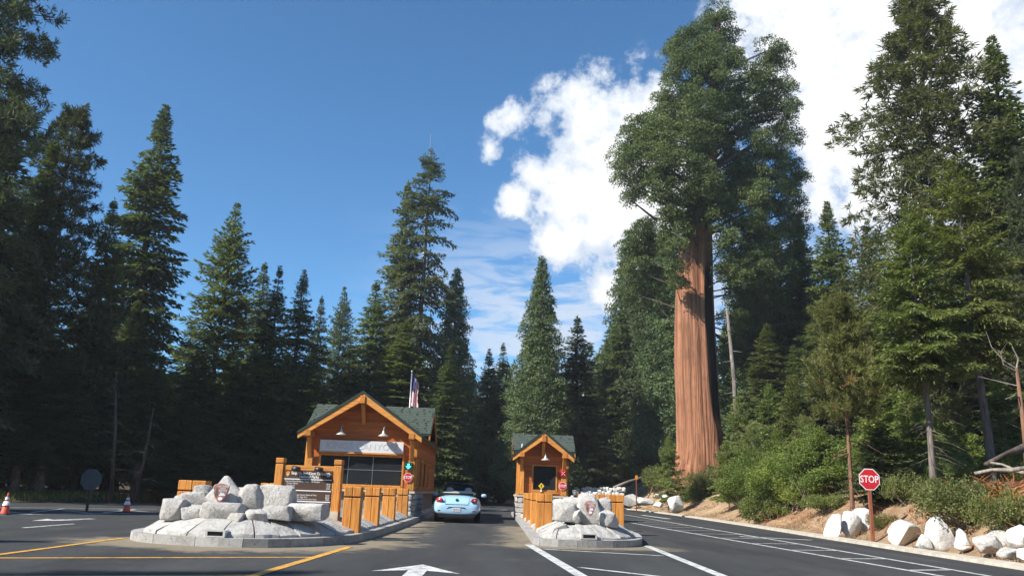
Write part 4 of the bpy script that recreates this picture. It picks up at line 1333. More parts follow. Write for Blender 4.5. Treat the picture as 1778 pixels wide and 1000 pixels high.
shrub('shrub_dark', 'dark glossy shrub at the foot of the giant trunk', 1222, 862, 62, 80, 52)
shrub('shrub_dark', 'dark low shrub left of the giant trunk foot', 1150, 845, 66, 80, 40)
shrub('shrub_mid', 'mid green shrub at the right of the giant trunk foot', 1275, 850, 54, 110, 70)
shrub('shrub_bright', 'bright green shrub right of the giant trunk foot', 1310, 835, 50, 96, 70)
shrub('leafy', 'tall leafy sapling with pale stems right of the giant trunk', 1300, 830, 48, 110, 150)
shrub('leafy', 'tall bright leafy sapling left of the young tufted pine', 1360, 830, 42, 120, 150)
shrub('leafy', 'bright leafy sapling behind the young tufted pine', 1415, 835, 40, 110, 170)
shrub('shrub_bright', 'wide bright green shrub left of the young tufted pine stem', 1395, 838, 41, 110, 70)
shrub('shrub_mid', 'mid green shrub low on the bank left of the young pine', 1418, 850, 40, 110, 50)
shrub('shrub_olive', 'brownish low shrub hanging over the bare dirt bank', 1300, 852, 46, 110, 32)
shrub('shrub_mid', 'mid green shrub above the bare dirt bank', 1335, 846, 43, 110, 60)
shrub('shrub_mid', 'soft green low shrub just left of the stop sign', 1440, 885, 30, 110, 42)
shrub('leafy', 'bright leafy tree between the young pine and the slim near fir', 1560, 820, 38, 170, 190)
shrub('leafy', 'bright leafy tree behind the slim near fir stem', 1600, 810, 44, 140, 200)
shrub('leafy', 'bright leafy tree between the two near fir stems', 1655, 800, 36, 110, 150)
shrub('shrub_mid', 'mid green shrub between the two near fir stems', 1655, 850, 30, 110, 80)
shrub('shrub_bright', 'green bush right of the thick near fir stem', 1745, 770, 30, 90, 75)
shrub('shrub_olive', 'large low green shrub above the white boulders at right', 1690, 905, 22.2, 220, 86)
shrub('shrub_olive', 'low green shrub in the lower right corner under the stump', 1765, 925, 20.5, 150, 86)
shrub('shrub_olive', 'small dry shrub behind the stop sign post', 1535, 915, 25.6, 60, 30)
shrub('shrub_olive', 'brown brush between the sapling and the slim near fir stem', 1585, 870, 26.5, 110, 60)
shrub('shrub_mid', 'wide green shrub behind the white rock wall', 1040, 836, 88, 120, 34, 'shrub', 'shrubs behind the rock wall')
shrub('shrub_mid', 'green shrub behind the right end of the rock wall', 1090, 832, 84, 90, 36, 'shrub', 'shrubs behind the rock wall')
shrub('shrub_mid', 'green shrub at the left of the rock wall behind the small booth', 1000, 840, 90, 80, 30, 'shrub', 'shrubs behind the rock wall')
shrub('shrub_dark', 'shrub at the far end of the road left of the small booth', 860, 855, 112, 70, 36, 'shrub', None)
shrub('shrub_olive', 'dry low shrub on the bare bank nearest the kerb', 1322, 905, 33.5, 30, 14)
shrub('shrub_mid', 'small green shrub near the white boulders left of the bank', 1208, 868, 56, 84, 34)

# young conifers pushing through the brush
G_Y = 'young conifers in the brush on the right bank'
for (kind, nm, lb, px, py, Yd, wpx) in [
        ('cedar_sap', 'fir_tree', 'feathery light green fir sapling nearest the giant trunk', 1282, 690, 58, 60),
        ('cedar_sap', 'fir_tree', 'tall feathery fir sapling between the giant trunk and the young tufted pine', 1330, 668, 54, 76),
        ('pine_sap', 'pine_tree', 'small bright pine sapling low in the brush right of the giant trunk', 1305, 742, 50, 66),
        ('cedar_sap', 'fir_tree', 'feathery fir sapling just left of the young tufted pine crown', 1378, 652, 47, 84),
        ('pine_sap', 'pine_tree', 'small pine sapling in front of the bright brush left of the young pine stem', 1402, 730, 42, 76),
        ('cedar_sap', 'fir_tree', 'feathery fir sapling right of the young tufted pine', 1520, 640, 37, 90),
        ('cedar_sap', 'fir_tree', 'feathery fir sapling between the low layered sapling and the slim near fir', 1578, 668, 34, 90),
        ('pine_sap', 'pine_tree', 'small pine sapling left of the thick near fir stem', 1650, 700, 32, 80),
        ('cedar_sap', 'fir_tree', 'feathery fir sapling behind the thick near fir stem', 1728, 655, 33, 90),
        ('cedar_sap', 'fir_tree', 'low feathery fir sapling at the edge of the dirt bank below the giant trunk', 1262, 765, 54, 56),
        ('cedar_sap', 'fir_tree', 'feathery fir sapling over the middle of the bare dirt bank', 1345, 745, 46, 70),
        ('cedar_sap', 'fir_tree', 'feathery fir sapling rising from the brush left of the young pine stem', 1425, 742, 40, 66),
        ('cedar_sap', 'fir_tree', 'short feathery fir sapling right of the young pine stem', 1496, 770, 34.5, 58),
        ('cedar_sap', 'fir_tree', 'small feathery fir sapling beside the left foot of the giant trunk', 1160, 758, 66, 54)]:
    place(kind, nm, lb, px, py, Yd, wpx, G_Y)

# grass tufts and twigs scattered on the bank
rng = np.random.default_rng(9)
n = 9000
gy = 17 + 70 * rng.random(n) ** 1.5
gt = 0.7 + 7.0 * rng.random(n) ** 1.3
gx = kx(gy) + gt
keep = np.sin(gx * 1.7 + gy * 0.6) + np.sin(gy * 1.1 - gx) + rng.normal(size=n) * 0.6 > 0.5
gx, gy = gx[keep], gy[keep]
n = len(gx)
P = np.stack([gx, gy, hgt(gx, gy) - 0.02], 1)
P = np.repeat(P, 4, 0) + rng.normal(size=(n * 4, 3)) * np.array([0.06, 0.06, 0])
D = nrm(rng.normal(size=(n * 4, 3)) * 0.45 + np.array([0, 0, 1.0]))
N = nrm(np.cross(D, rng.normal(size=(n * 4, 3))))
dg_ = link('dry_grass', quads_mesh('dry_grass', diamonds(P, D, N, 0.10 + 0.18 * rng.random(n * 4), np.full(n * 4, 0.022)), M['dry']))
tag(dg_, 'dry tan grass tufts on the dirt bank', 'grass', None, 'stuff')
n = 2600
ty_ = 17.5 + 26 * rng.random(n)
tx_ = kx(ty_) + 1.3 + 6 * rng.random(n)
P = np.stack([tx_, ty_, hgt(tx_, ty_) + 0.04], 1)
D = nrm(rng.normal(size=(n, 3)) * np.array([1, 1, 0.35]))
N = nrm(np.array([0, -0.5, 1.0]) + rng.normal(size=(n, 3)) * 0.3)
tw = link('twig_litter', quads_mesh('twig_litter', diamonds(P, D, N, 0.25 + 0.6 * rng.random(n), 0.02 + 0.025 * rng.random(n)), M['dead_needle']))
tag(tw, 'fallen twigs and red needles on the bank', 'litter', None, 'stuff')
# verge grass at the left wood edge
n = 5000
vy = 30 + 34 * rng.random(n)
vx = lx(vy) - 0.2 - 5 * rng.random(n)
P = np.stack([vx, vy, hgt(vx, vy) - 0.02], 1)
D = nrm(rng.normal(size=(n, 3)) * 0.4 + np.array([0, 0, 1.0]))
N = nrm(np.cross(D, rng.normal(size=(n, 3))))
vg = link('verge_grass', quads_mesh('verge_grass', diamonds(P, D, N, 0.2 + 0.3 * rng.random(n), np.full(n, 0.05)), M['leaf_olive']))
tag(vg, 'short grass on the verge beyond the exit lanes', 'grass', None, 'stuff')

# ------------------------------------------------------------------ thin air haze
m, h, out = new_mat('thin haze')
pv = h.n('ShaderNodeVolumePrincipled')
pv.inputs['Color'].default_value = (0.88, 0.93, 1.0, 1)
pv.inputs['Density'].default_value = 0.00038
pv.inputs['Anisotropy'].default_value = 0.2
h.l(pv.outputs[0], out.inputs['Volume'])
hz = MB().box(-950, 950, -350, 1550, -1.5, 54).build('haze', m)
tag(hz, 'thin pale air between the trees', None, None, 'stuff')

# ------------------------------------------------------------------ stones


def rock_mesh(name, seed, sx, sy, sz, mat, rough=0.035, p=3.2, cuts=2, taper=0.0, npt=26):
    """faceted stone: hull of points on a superellipsoid"""
    rg = np.random.default_rng(seed)
    bm = bmesh.new()
    d = nrm(rg.normal(size=(npt, 3)))
    if p > 3.5:
        c8 = np.array([(a, b, c_) for a in (-1, 1) for b in (-1, 1) for c_ in (-1, 1)], float)
        d = np.concatenate([d, nrm(c8 + rg.normal(size=(8, 3)) * 0.22)])
    rr = (np.abs(d) ** p).sum(1) ** (-1.0 / p)
    d = d * (rr * (0.88 + 0.14 * rg.random(len(d))))[:, None]
    tp = np.clip(1 - taper * (d[:, 2] + 0.4), 0.15, 1.1)
    d[:, 0] = d[:, 0] * tp + rg.normal() * 0.12 * taper * d[:, 2]
    d[:, 1] *= tp
    for a in range(3):
        d[:, a] /= max(abs(d[:, a].max()), abs(d[:, a].min()))
    for p_ in d:
        bm.verts.new(tuple(p_ * np.array([sx, sy, sz])))
    res = bmesh.ops.convex_hull(bm, input=bm.verts)
    junk = [g for g in res['geom_interior'] if isinstance(g, bmesh.types.BMVert)]
    bmesh.ops.delete(bm, geom=junk, context='VERTS')
    bmesh.ops.dissolve_limit(bm, angle_limit=0.30, verts=list(bm.verts), edges=list(bm.edges))
    bmesh.ops.bevel(bm, geom=list(bm.edges), offset=min(sx, sy, sz) * 0.09, segments=1, affect='EDGES', clamp_overlap=True)
    bmesh.ops.subdivide_edges(bm, edges=bm.edges, cuts=cuts, use_grid_fill=True)
    bmesh.ops.triangulate(bm, faces=bm.faces)
    s0 = min(sx, sy, sz)
    for v in bm.verts:
        q = Vector(v.co) * (1.3 / s0) + Vector((seed * 3.1, 0, 0))
        k = mnoise.noise(q) + 0.5 * mnoise.noise(q * 2.3)
        v.co += v.co.normalized() * k * rough * s0 * 2.2
    bmesh.ops.recalc_face_normals(bm, faces=bm.faces)
    me = bpy.data.meshes.new(name)
    bm.to_mesh(me)
    bm.free()
    me.materials.append(mat)
    me.polygons.foreach_set('use_smooth', [True] * len(me.polygons))
    me.set_sharp_from_angle(angle=0.5)
    return me


G_B = 'white granite boulders along the right lane'
for i, (px, py, wpx, hpx, Yd, lb) in enumerate([
        (1452, 915, 46, 44, 29.4, 'pointed white boulder, leftmost of the cluster left of the stop sign'),
        (1478, 912, 38, 46, 29.6, 'upright white boulder touching the stop sign cluster in its middle'),
        (1500, 897, 50, 32, 30.4, 'white boulder at the back of the cluster, topmost beside the sign post'),
        (1508, 910, 34, 26, 29.8, 'small grey white boulder just left of the stop sign post'),
        (1571, 927, 64, 46, 25.4, 'broad white boulder first to the right of the stop sign post'),
        (1630, 928, 62, 62, 23.2, 'tall pointed white boulder, highest in the right row'),
        (1604, 941, 30, 28, 23.0, 'low white boulder leaning on the tall pointed one'),
        (1669, 937, 32, 40, 22.0, 'narrow upright white boulder right of the tall pointed one'),
        (1715, 945, 56, 30, 20.6, 'long low grey white boulder near the right corner'),
        (1738, 938, 52, 30, 21.2, 'smooth white slab boulder behind the low grey one'),
        (1770, 935, 46, 46, 20.2, 'white boulder cut by the right edge of the frame'),
        (1752, 960, 40, 22, 19.2, 'small grey boulder at the front of the right corner'),
        (1782, 962, 34, 26, 18.8, 'white boulder lowest in the right corner'),
        (1173, 874, 32, 26, 56.0, 'ragged white boulder alone on the verge below the giant trunk'),
        (1144, 876, 18, 9, 60.0, 'small flat white block left of the ragged boulder'),
        (1098, 868, 36, 20, 70.0, 'grey boulder at the end of the timber posts by the far kerb'),
        (1120, 870, 34, 14, 68.0, 'long low grey boulder beside the far kerb'),
        (1142, 861, 14, 9, 66.0, 'tiny white stone in the dry grass below the shrubs'),
        (1155, 862, 12, 7, 65.0, 'second tiny white stone right in the dry grass')]):
    c = at(px, py, Yd)
    k = Yd / FOC
    sx, sz = wpx * k / 2 * 0.90, hpx * k / 2 * 0.90
    o = link('boulder', rock_mesh('boulder', 100 + i, sx * 1.08, sx * 0.85, sz * 1.15, M['granite_w'] if 'grey' not in lb else M['granite'], 0.05, 2.6, 2, 0.42 if 'pointed' in lb else 0.1))
    o.location = (c[0], Yd, max(c[2], float(hgt(c[0], Yd)) + sz * 0.5))
    o.rotation_euler = (0, 0, i * 1.1 % 0.9 - 0.4)
    tag(o, lb, 'boulder', G_B)

# dry stone wall behind the small booth
wl = thing('stone_wall', 'low white dry stone wall on the bank behind the small booth', 'wall', (0, 0, 0))
rg = np.random.default_rng(3)
for i in range(19):
    f = i / 18
    px = 994 + 86 * f + rg.normal() * 1.5
    for row in range(2):
        Yd = 78 + 1.2 * row
        py = 857 - row * 7 + rg.normal() * 1.2
        c = at(px + 2 * row, py, Yd)
        k = Yd / FOC
        o = link('stone', rock_mesh('wall_stone', 300 + i * 2 + row, 3.3 * k * (0.8 + 0.5 * rg.random()), 0.3, 4.2 * k * (0.8 + 0.4 * rg.random()), M['granite_w'], 0.06, 4.5, 1), wl)
        o.location = c
# ground behind it reaches the wall foot

# rotten stump and fallen branches at the right
c = at(1738, 822, 22.5)
zc = float(hgt(c[0], 22.5))
sp = thing('rotten_stump', 'orange rotten stump root ball on the bank at right', 'stump', (c[0], 22.5, zc))
link('root_ball', rock_mesh('root_ball', 501, 0.55, 0.4, 0.38, M['orange_wood'], 0.16, 2.2, 3), sp, (0, 0, 0.28))
mb = MB()
rg = np.random.default_rng(8)
for k in range(22):
    a = rg.random() * 6.28
    el = rg.random() * 1.2 - 0.1
    d = np.array([math.cos(a) * math.cos(el), -abs(math.sin(a)) * math.cos(el), math.sin(el)])
    L_ = 0.5 + 0.5 * rg.random()
    mb.tube([tuple(d * 0.25 + [0, 0, 0.25]), tuple(d * L_ * 0.7 + [0, 0, 0.27 + rg.normal() * 0.06]), tuple(d * L_ + [rg.normal() * 0.15, 0, 0.22])], [0.04, 0.025, 0.008], 5)
mb.build('roots', M['orange_wood'], sp)


def log(label, p, q, Yp, Yq, r0_, r1_, mat, name='fallen_log'):
    a, b = at(*p, Yp), at(*q, Yq)
    for v_ in (a, b):
        v_[2] = max(v_[2], float(hgt(v_[0], v_[1])) + 0.03)
    mid = (a + b) / 2 + np.array([0, 0, 0.06])
    mb = MB()
    mb.tube([tuple(a), tuple(a * 0.66 + b * 0.34 + [0, 0, 0.05]), tuple(a * 0.3 + b * 0.7 + [0, 0, -0.02]), tuple(b)], [r0_, r0_ * 0.9, r1_ * 1.1, r1_], 8)
    o = mb.build(name, mat, None, True)
    return tag(o, label, 'log')


log('pale fallen branch lying in front of the rotten stump', (1692, 822), (1782, 812), 22.8, 22.2, 0.05, 0.06, M['snag'], 'fallen_branch')
log('thin pale fallen branch above the rotten stump', (1720, 803), (1784, 822), 23.2, 22.4, 0.035, 0.05, M['snag'], 'fallen_branch')
log('thick dark fallen log above the rotten stump at right', (1712, 806), (1800, 766), 24.5, 26.0, 0.07, 0.13, M['bark_dark'])
log('grey fallen log on the far slope behind the rock wall', (1066, 846), (1126, 823), 79, 83, 0.13, 0.08, M['snag'])

# ------------------------------------------------------------------ islands


def resample(path, step):
    P = [np.array(p, float) for p in path]
    out = [P[0]]
    for a, b in zip(P[:-1], P[1:]):
        L_ = np.linalg.norm(b - a)
        n = max(1, int(round(L_ / step)))
        for i in range(1, n + 1):
            out.append(a + (b - a) * i / n)
    return out


def smooth_path(path, it=2):
    P = [np.array(p, float) for p in path]
    for _ in range(it):
        Q_ = [P[0]]
        for a, b in zip(P[:-1], P[1:]):
            Q_ += [a * 0.75 + b * 0.25, a * 0.25 + b * 0.75]
        Q_.append(P[-1])
        P = Q_
    return P


def along(path, dists):
    seg = [np.linalg.norm(b - a) for a, b in zip(path[:-1], path[1:])]
    cum = np.concatenate([[0], np.cumsum(seg)])
    X_ = np.interp(dists, cum, [p[0] for p in path])
    Y_ = np.interp(dists, cum, [p[1] for p in path])
    return np.stack([X_, Y_], 1), cum[-1]


def island(label, path, seed, kh=0.165, ap_w=0.64, ap_h=0.32):
    """kerb ring of separate stones, sloping apron of granite slabs, filled top; path runs clockwise seen from above"""
    rg = np.random.default_rng(seed)
    isl = bpy.data.objects.new('traffic_island', None)
    COL.objects.link(isl)
    tag(isl, label, None, None, 'structure')
    path = smooth_path(path)
    _, tot = along(path, [0])

    def off(d, o_):
        p, _ = along(path, [d])
        a, _ = along(path, [max(0, d - 0.12)])
        b, _ = along(path, [min(tot, d + 0.12)])
        t = (b[0] - a[0]) / np.linalg.norm(b[0] - a[0])
        nrm_ = np.array([-t[1], t[0]])      # to the inside
        return p[0] + nrm_ * o_
    d = 0.0
    while d < tot - 0.2:
        L_ = min(0.75 + 0.35 * rg.random(), tot - d)
        a, b = d + 0.006, d + L_ - 0.006
        mb = MB()
        m_ = (a + b) / 2
        for (s0, s1) in ((a, m_), (m_, b)):
            p0, p1, q0, q1 = off(s0, 0), off(s1, 0), off(s0, 0.2), off(s1, 0.2)
            mb.hexa([(*p0, -0.02), (*q0, -0.02), (*q1, -0.02), (*p1, -0.02), (*p0, kh), (*q0, kh), (*q1, kh), (*p1, kh)])
        mb.build('kerb_stone', M['kerb'], isl)
        d += L_
    d = 0.0
    while d < tot - 0.1:
        L_ = min(0.42 + 0.5 * rg.random(), tot - d)
        g = 0.018
        a, b = d + g, d + L_ - g
        j = rg.normal(size=4) * 0.02
        o1 = 0.21 + abs(j[0]) * 0.4
        o2 = 0.21 + ap_w + j[1]
        lift = 0.02 * rg.random()
        skew = rg.normal() * 0.05
        mb = MB()
        pts = []
        m_ = 3
        us = [0, 0.33, 0.66, 1.0]
        grid = []
        for ov, zv in ((o1, kh - 0.03), (o1 + 0.02, kh + 0.05 + lift), ((o1 + o2) / 2, kh + ap_h * 0.60 + lift), (o2, kh + ap_h * 0.95 + lift), (o2 + 0.05, kh + ap_h * 0.8)):
            rowp = []
            for u_ in us:
                sdist = a + (b - a) * u_ + skew * (ov - o1) / ap_w
                p = off(min(max(sdist, 0), tot), ov)
                rowp.append((p[0] + rg.normal() * 0.006, p[1] + rg.normal() * 0.006, zv + rg.normal() * 0.010))
            grid.append(rowp)
        vs_ = [p for rw in grid for p in rw]
        fs_ = []
        for i in range(4):
            for k in range(3):
                fs_.append((i * 4 + k, i * 4 + k + 1, (i + 1) * 4 + k + 1, (i + 1) * 4 + k))
        # sides going down so each slab has thickness
        nb_ = len(vs_)
        for i in range(5):
            for k in (0, 3):
                p = grid[i][k]
                vs_.append((p[0], p[1], p[2] - 0.12))
        for i in range(4):
            fs_.append((i * 4, (i + 1) * 4, nb_ + (i + 1) * 2, nb_ + i * 2))
            fs_.append((i * 4 + 3, (i + 1) * 4 + 3, nb_ + (i + 1) * 2 + 1, nb_ + i * 2 + 1))
        mb.add(vs_, fs_)
        mb.build('apron_slab', M['granite'], isl)
        d += L_
    # bed under the slabs and level top
    N_ = 60
    ds = np.linspace(0, tot, N_)
    r0_ = [off(x, 0.19) for x in ds]
    r1_ = [off(x, 0.21 + ap_w) for x in ds]
    mb = MB()
    for i in range(N_ - 1):
        mb.add([(*r0_[i], kh - 0.02), (*r0_[i + 1], kh - 0.02), (*r1_[i + 1], kh + ap_h - 0.09), (*r1_[i], kh + ap_h - 0.09)], [(0, 1, 2, 3)])
    for i in range(N_ // 2):
        a, b = r1_[i], r1_[N_ - 1 - i]
        a2, b2 = r1_[i + 1], r1_[N_ - 2 - i]
        if i + 1 < N_ - 1 - i:
            mb.add([(*a, kh + ap_h - 0.09), (*a2, kh + ap_h - 0.09), (*b2, kh + ap_h - 0.09), (*b, kh + ap_h - 0.09)], [(0, 1, 2, 3)])
    mb.build('island_bed', M['mortar'], isl)
    return isl


PL = [(-7.75, 46), (-7.75, 30), (-7.75, 20.2), (-7.72, 18.2), (-7.25, 17.0), (-6.2, 16.35), (-5.05, 16.15), (-4.2, 16.45), (-3.45, 17.4), (-3.0, 18.8), (-2.86, 22), (-2.82, 32), (-2.78, 46)]
island('left traffic island with granite kerb and sloped slab apron', PL, 21)
PR = [(1.06, 46.5), (1.06, 30), (1.02, 21.5), (1.0, 20.4), (1.15, 19.85), (1.9, 19.7), (3.0, 20.1), (3.65, 20.75), (4.05, 22.2), (4.45, 26), (4.4, 36), (4.3, 46.5)]
island('right traffic island with granite kerb and pale slab apron', PR, 22, 0.165, 0.60, 0.33)


def arrowhead(parent, loc, w_, h_, rx=-0.12, name='plaque', rz=0.0):
    """arrowhead shaped emblem plaque: rim, face, tree, mountain, lettering"""
    out_ = [(0, -0.5), (0.16, -0.33), (0.34, -0.08), (0.44, 0.16), (0.47, 0.34), (0.40, 0.40), (0.30, 0.44), (0.12, 0.485), (-0.08, 0.50), (-0.30, 0.45), (-0.42, 0.42), (-0.50, 0.30), (-0.42, 0.18), (-0.42, 0.0), (-0.30, -0.18), (-0.14, -0.36)]
    P = [(x * w_, z * h_) for x, z in out_]
    pl = MB().prism(P, 0.0, 0.05).build(name, M['plaque_edge'], parent, bevel=0.006)
    pl.location = loc
    pl.rotation_euler = (rx, 0, rz)
    MB().prism([(x * 0.88, z * 0.88 + 0.01 * h_) for x, z in P], -0.006, 0.01).build('plaque_face', M['plaque'], pl)
    MB().prism([(-0.34 * w_, -0.08 * h_), (-0.28 * w_, -0.06 * h_), (-0.28 * w_, -0.16 * h_), (-0.23 * w_, -0.16 * h_), (-0.23 * w_, -0.06 * h_), (-0.15 * w_, -0.06 * h_), (-0.21 * w_, 0.12 * h_), (-0.24 * w_, 0.30 * h_), (-0.29 * w_, 0.12 * h_)], -0.012, 0.0).build('tree_motif', M['plaque_green'], pl)
    MB().prism([(-0.10 * w_, -0.10 * h_), (0.30 * w_, -0.08 * h_), (0.16 * w_, 0.06 * h_), (0.09 * w_, 0.02 * h_), (0.02 * w_, 0.10 * h_)], -0.011, 0.0).build('mountain_motif', M['offwhite'], pl)
    MB().prism([(-0.12 * w_, -0.24 * h_), (-0.02 * w_, -0.30 * h_), (0.12 * w_, -0.27 * h_), (0.16 * w_, -0.19 * h_), (0.04 * w_, -0.14 * h_), (-0.08 * w_, -0.16 * h_)], -0.011, 0.0).build('bison_motif', M['white'], pl)
    for k, s in enumerate(('NATIONAL', 'PARK', 'SERVICE')):
        text(s, 0.13 * h_, (0.12 * w_, -0.010, (0.34 - 0.10 * k) * h_), M['white'], pl, 0.002, sx=0.8)
    return pl


def mound(label, items, Y0, seed, big):
    t = thing('rock_monument', label, 'monument', (0, 0, 0))
    for i, (px, py, wpx, hpx, dy) in enumerate(items):
        Yd = Y0 + dy
        c = at(px, py, Yd)
        k = Yd / FOC
        tp = 0.62 if (i == big and seed == 400) else (0.12 if i == big else 0.05)
        o = link('boulder', rock_mesh('mound_boulder', seed + i, wpx * k * 0.60, 0.27 + 0.05 * (i % 3), hpx * k * 0.555, M['granite'], 0.03, 3.4 if tp > 0.5 else ((5.5 if i % 3 else 3.6) if seed == 400 else 3.8), 2, tp), t)
        o.location = (c[0], Yd + 0.25, c[2])
        o.rotation_euler = (0, 0, -0.12 + 0.1 * ((i * 7) % 4))
    # rubble core behind the face stones
    return t


LM = [(296, 885, 43.46, 34.1, -0.1), (333, 866, 40.28, 25.3, 0.35), (331, 890, 36.04, 25.3, 0), (347, 851, 28.62, 18.7, 0.7), (384, 856, 59.36, 55, 0.25), (382, 889, 74.2, 31.9, -0.15), (431, 868, 39.22, 48.4, 0.25), (474, 867, 56.18, 45.1, 0.4), (412, 899, 26.5, 15.4, -0.25), (440, 895, 37.1, 22, -0.2), (478, 892, 45.58, 25.3, -0.05), (528, 889, 61.48, 31.9, 0.35), (316, 872, 34, 26, 0.55), (410, 868, 34, 40, 0.5), (452, 868, 30, 40, 0.6), (502, 884, 30, 26, 0.5), (360, 878, 36, 22, 0.4)]
lm = mound('left rock monument of grey granite boulders with an arrowhead plaque', LM, 17.3, 400, 4)
mb = MB()
mb.flat([(-6.7, 17.75), (-4.4, 17.7), (-4.1, 18.2), (-4.3, 18.9), (-6.6, 18.9)], 0.2, 0.62)
mb.build('rubble_core', M['mortar'], lm)
pc = at(383, 857, 17.38)
arrowhead(lm, tuple(pc), 0.345, 0.44, -0.12, rz=0.12)
RM = [(984, 890, 38.5, 32.7, -0.1), (996, 874, 28.0, 21.8, 0.3), (1000, 896, 15.2, 24.2, -0.05), (1023, 889, 40.8, 58.1, 0.1), (1050, 879, 24.5, 29.0, 0.35), (1055, 902, 33.8, 27.8, 0.1), (975, 876, 23.3, 18.2, 0.5), (1012, 880, 34, 30, 0.5), (1040, 896, 26, 30, 0.3)]
rm = mound('right rock monument of white boulders with an upright arrowhead stone', RM, 20.9, 450, 3)
mb = MB()
mb.flat([(1.85, 21.3), (3.0, 21.3), (3.1, 22.1), (1.95, 22.1)], 0.2, 0.62)
mb.build('rubble_core', M['mortar'], rm)
pc = at(1025, 883, 20.72)
arrowhead(rm, tuple(pc), 0.30, 0.40, -0.05)


# recessed flood light in the left apron
def floodlight(label, px, py, Yd, rz=0.0):
    c = at(px, py, Yd)
    t = thing('ground_light', label, 'light', (c[0], Yd, c[2]), rz)
    mb = MB()
    mb.box(-0.19, 0.19, 0.02, 0.22, -0.065, 0.065)
    mb.box(-0.19, 0.19, -0.02, 0.02, 0.04, 0.065)
    mb.box(-0.19, 0.19, -0.02, 0.02, -0.065, -0.04)
    mb.box(-0.19, -0.15, -0.02, 0.02, -0.04, 0.04)
    mb.box(0.15, 0.19, -0.02, 0.02, -0.04, 0.04)
    mb.build('housing', M['galv'], t)
    MB().box(-0.15, 0.15, 0.0, 0.018, -0.04, 0.04).build('lens', M['dark_glass'], t)
    return t


floodlight('small grey ground floodlight in the left slab apron', 374, 926, 16.32, R_(-2))
floodlight('small ground floodlight in the apron under the right monument', 1023, 931, 19.93, R_(6))


# timber posts
def timber_post(label, x, y, w_=0.40, d_=0.34, z0=0.15, z1=1.2, group=None):
    t = thing('timber_post', label, 'post', (x, y, 0), 0, group)
    hw = w_ / 2
    for s in (-1, 1):
        a, b = (-hw, -0.004) if s < 0 else (0.004, hw)
        MB().box(a, b, -d_ / 2, d_ / 2, z0, z1 - 0.25).build('timber', M['timber'], t, bevel=0.012)
        MB().box(a, b, -d_ / 2, d_ / 2, z1 - 0.22, z1).build('cap_block', M['timber'], t, bevel=0.014)
    MB().box(-hw + 0.03, hw - 0.03, -d_ / 2 + 0.03, d_ / 2 - 0.03, z1 - 0.26, z1 - 0.21).build('groove', M['panel_brown'], t)
    return t


GP = 'timber posts on the left island'
ordn = ['nearest timber post of the left island beside the fee board', 'second timber post from the fee board on the left island', 'third timber post from the fee board on the left island', 'timber post right against the stone base of the large booth']
for (yv, lb) in zip((19.72, 22.9, 26.6, 30.5), ordn):
    timber_post(lb, -3.29, yv, group=GP)
timber_post('timber post at the far left side of the left island', -7.0, 19.6, 0.64, 0.4, 0.15, 1.22, GP)
timber_post('timber post behind the rock monument left of the fee board', -5.55, 20.8, 0.42, 0.34, 0.15, 1.22, GP)
GQ = 'timber posts on the right island'
for (yv, lb) in zip((23.7, 27.0, 30.3, 33.6), ['nearest timber post on the lane side of the right island', 'second timber post on the lane side of the right island', 'third timber post on the lane side of the right island', 'last timber post by the lane corner of the small booth']):
    timber_post(lb, 1.47, yv, 0.46, 0.36, 0.15, 1.2, GQ)
for (yv, lb) in zip((26.5, 29.2, 32.2, 35.6), ['nearest timber post on the outer side of the right island', 'second timber post on the outer side of the right island', 'third timber post on the outer side of the right island', 'last timber post on the outer side, by the small booth']):
    timber_post(lb, 3.92, yv, 0.5, 0.4, 0.15, 1.24, GQ)
timber_post('far timber post beyond the stone base on the lane side', 1.40, 44.5, 0.4, 0.34, 0.15, 1.2, GQ)

# ------------------------------------------------------------------ fee board
fb = thing('fee_board', 'brown fee board on two tall timber posts beside the large booth', 'sign', (-4.44, 20.0, 0.0), R_(-3))
for s, xo in ((-1, -0.72), (1, 0.70)):
    MB().box(xo - 0.095, xo + 0.095, -0.10, 0.12, 0.2, 1.68).build('post', M['timber'], fb, bevel=0.01)
    MB().box(xo - 0.10, xo + 0.10, -0.105, 0.125, 1.70, 1.82).build('post_cap', M['timber'], fb, bevel=0.012)
    MB().box(xo - 0.08, xo + 0.08, -0.08, 0.10, 1.67, 1.71).build('groove', M['panel_brown'], fb)
MB().box(-0.62, 0.60, -0.06, 0.08, 1.50, 1.66).build('crossbeam', M['timber_x'], fb, bevel=0.008)
pan = MB().box(-0.57, 0.58, -0.09, -0.045, 0.55, 1.55).build('panel', M['panel_brown'], fb)
MB().box(0.605, 0.795, -0.13, 0.14, 0.2, 0.62).build('post_footing', M['concrete'], fb)
MB().box(0.2, 0.5, -0.35, -0.2, 0.50, 0.58).build('footing_light', M['galv'], fb)
for zz_ in (1.335, 1.075, 0.825, 0.60):
    MB().box(-0.57, 0.58, -0.097, -0.089, zz_ - 0.011, zz_ + 0.011).build('rule', M['white'], pan)
for k, s in enumerate(('Sequoia and Kings Canyon', 'National Parks')):
    text(s, 0.092, (0.02, -0.093, 1.475 - 0.078 * k), M['white'], pan, 0.003, sx=0.88, bold=0.002)
rows_ = [(1.285, 'Entrance Fees (Good for 7 Days with Receipt)', None), (1.235, '   Private Vehicle', '30.00'), (1.185, '   Per Person', '15.00'), (1.135, '   Motorcycle', '25.00'),
         (1.03, 'Annual Passes', None), (0.975, '   Sequoia and Kings Canyon National Parks', '60.00'), (0.925, '   Interagency Senior (Age 62+)', '80.00'), (0.875, '   Interagency Military (Good for One Year)', 'FREE'),
         (0.78, '   Lifetime Passes (Documents Required)', None), (0.73, '   Senior', '80.00'), (0.68, '   Access', 'FREE')]
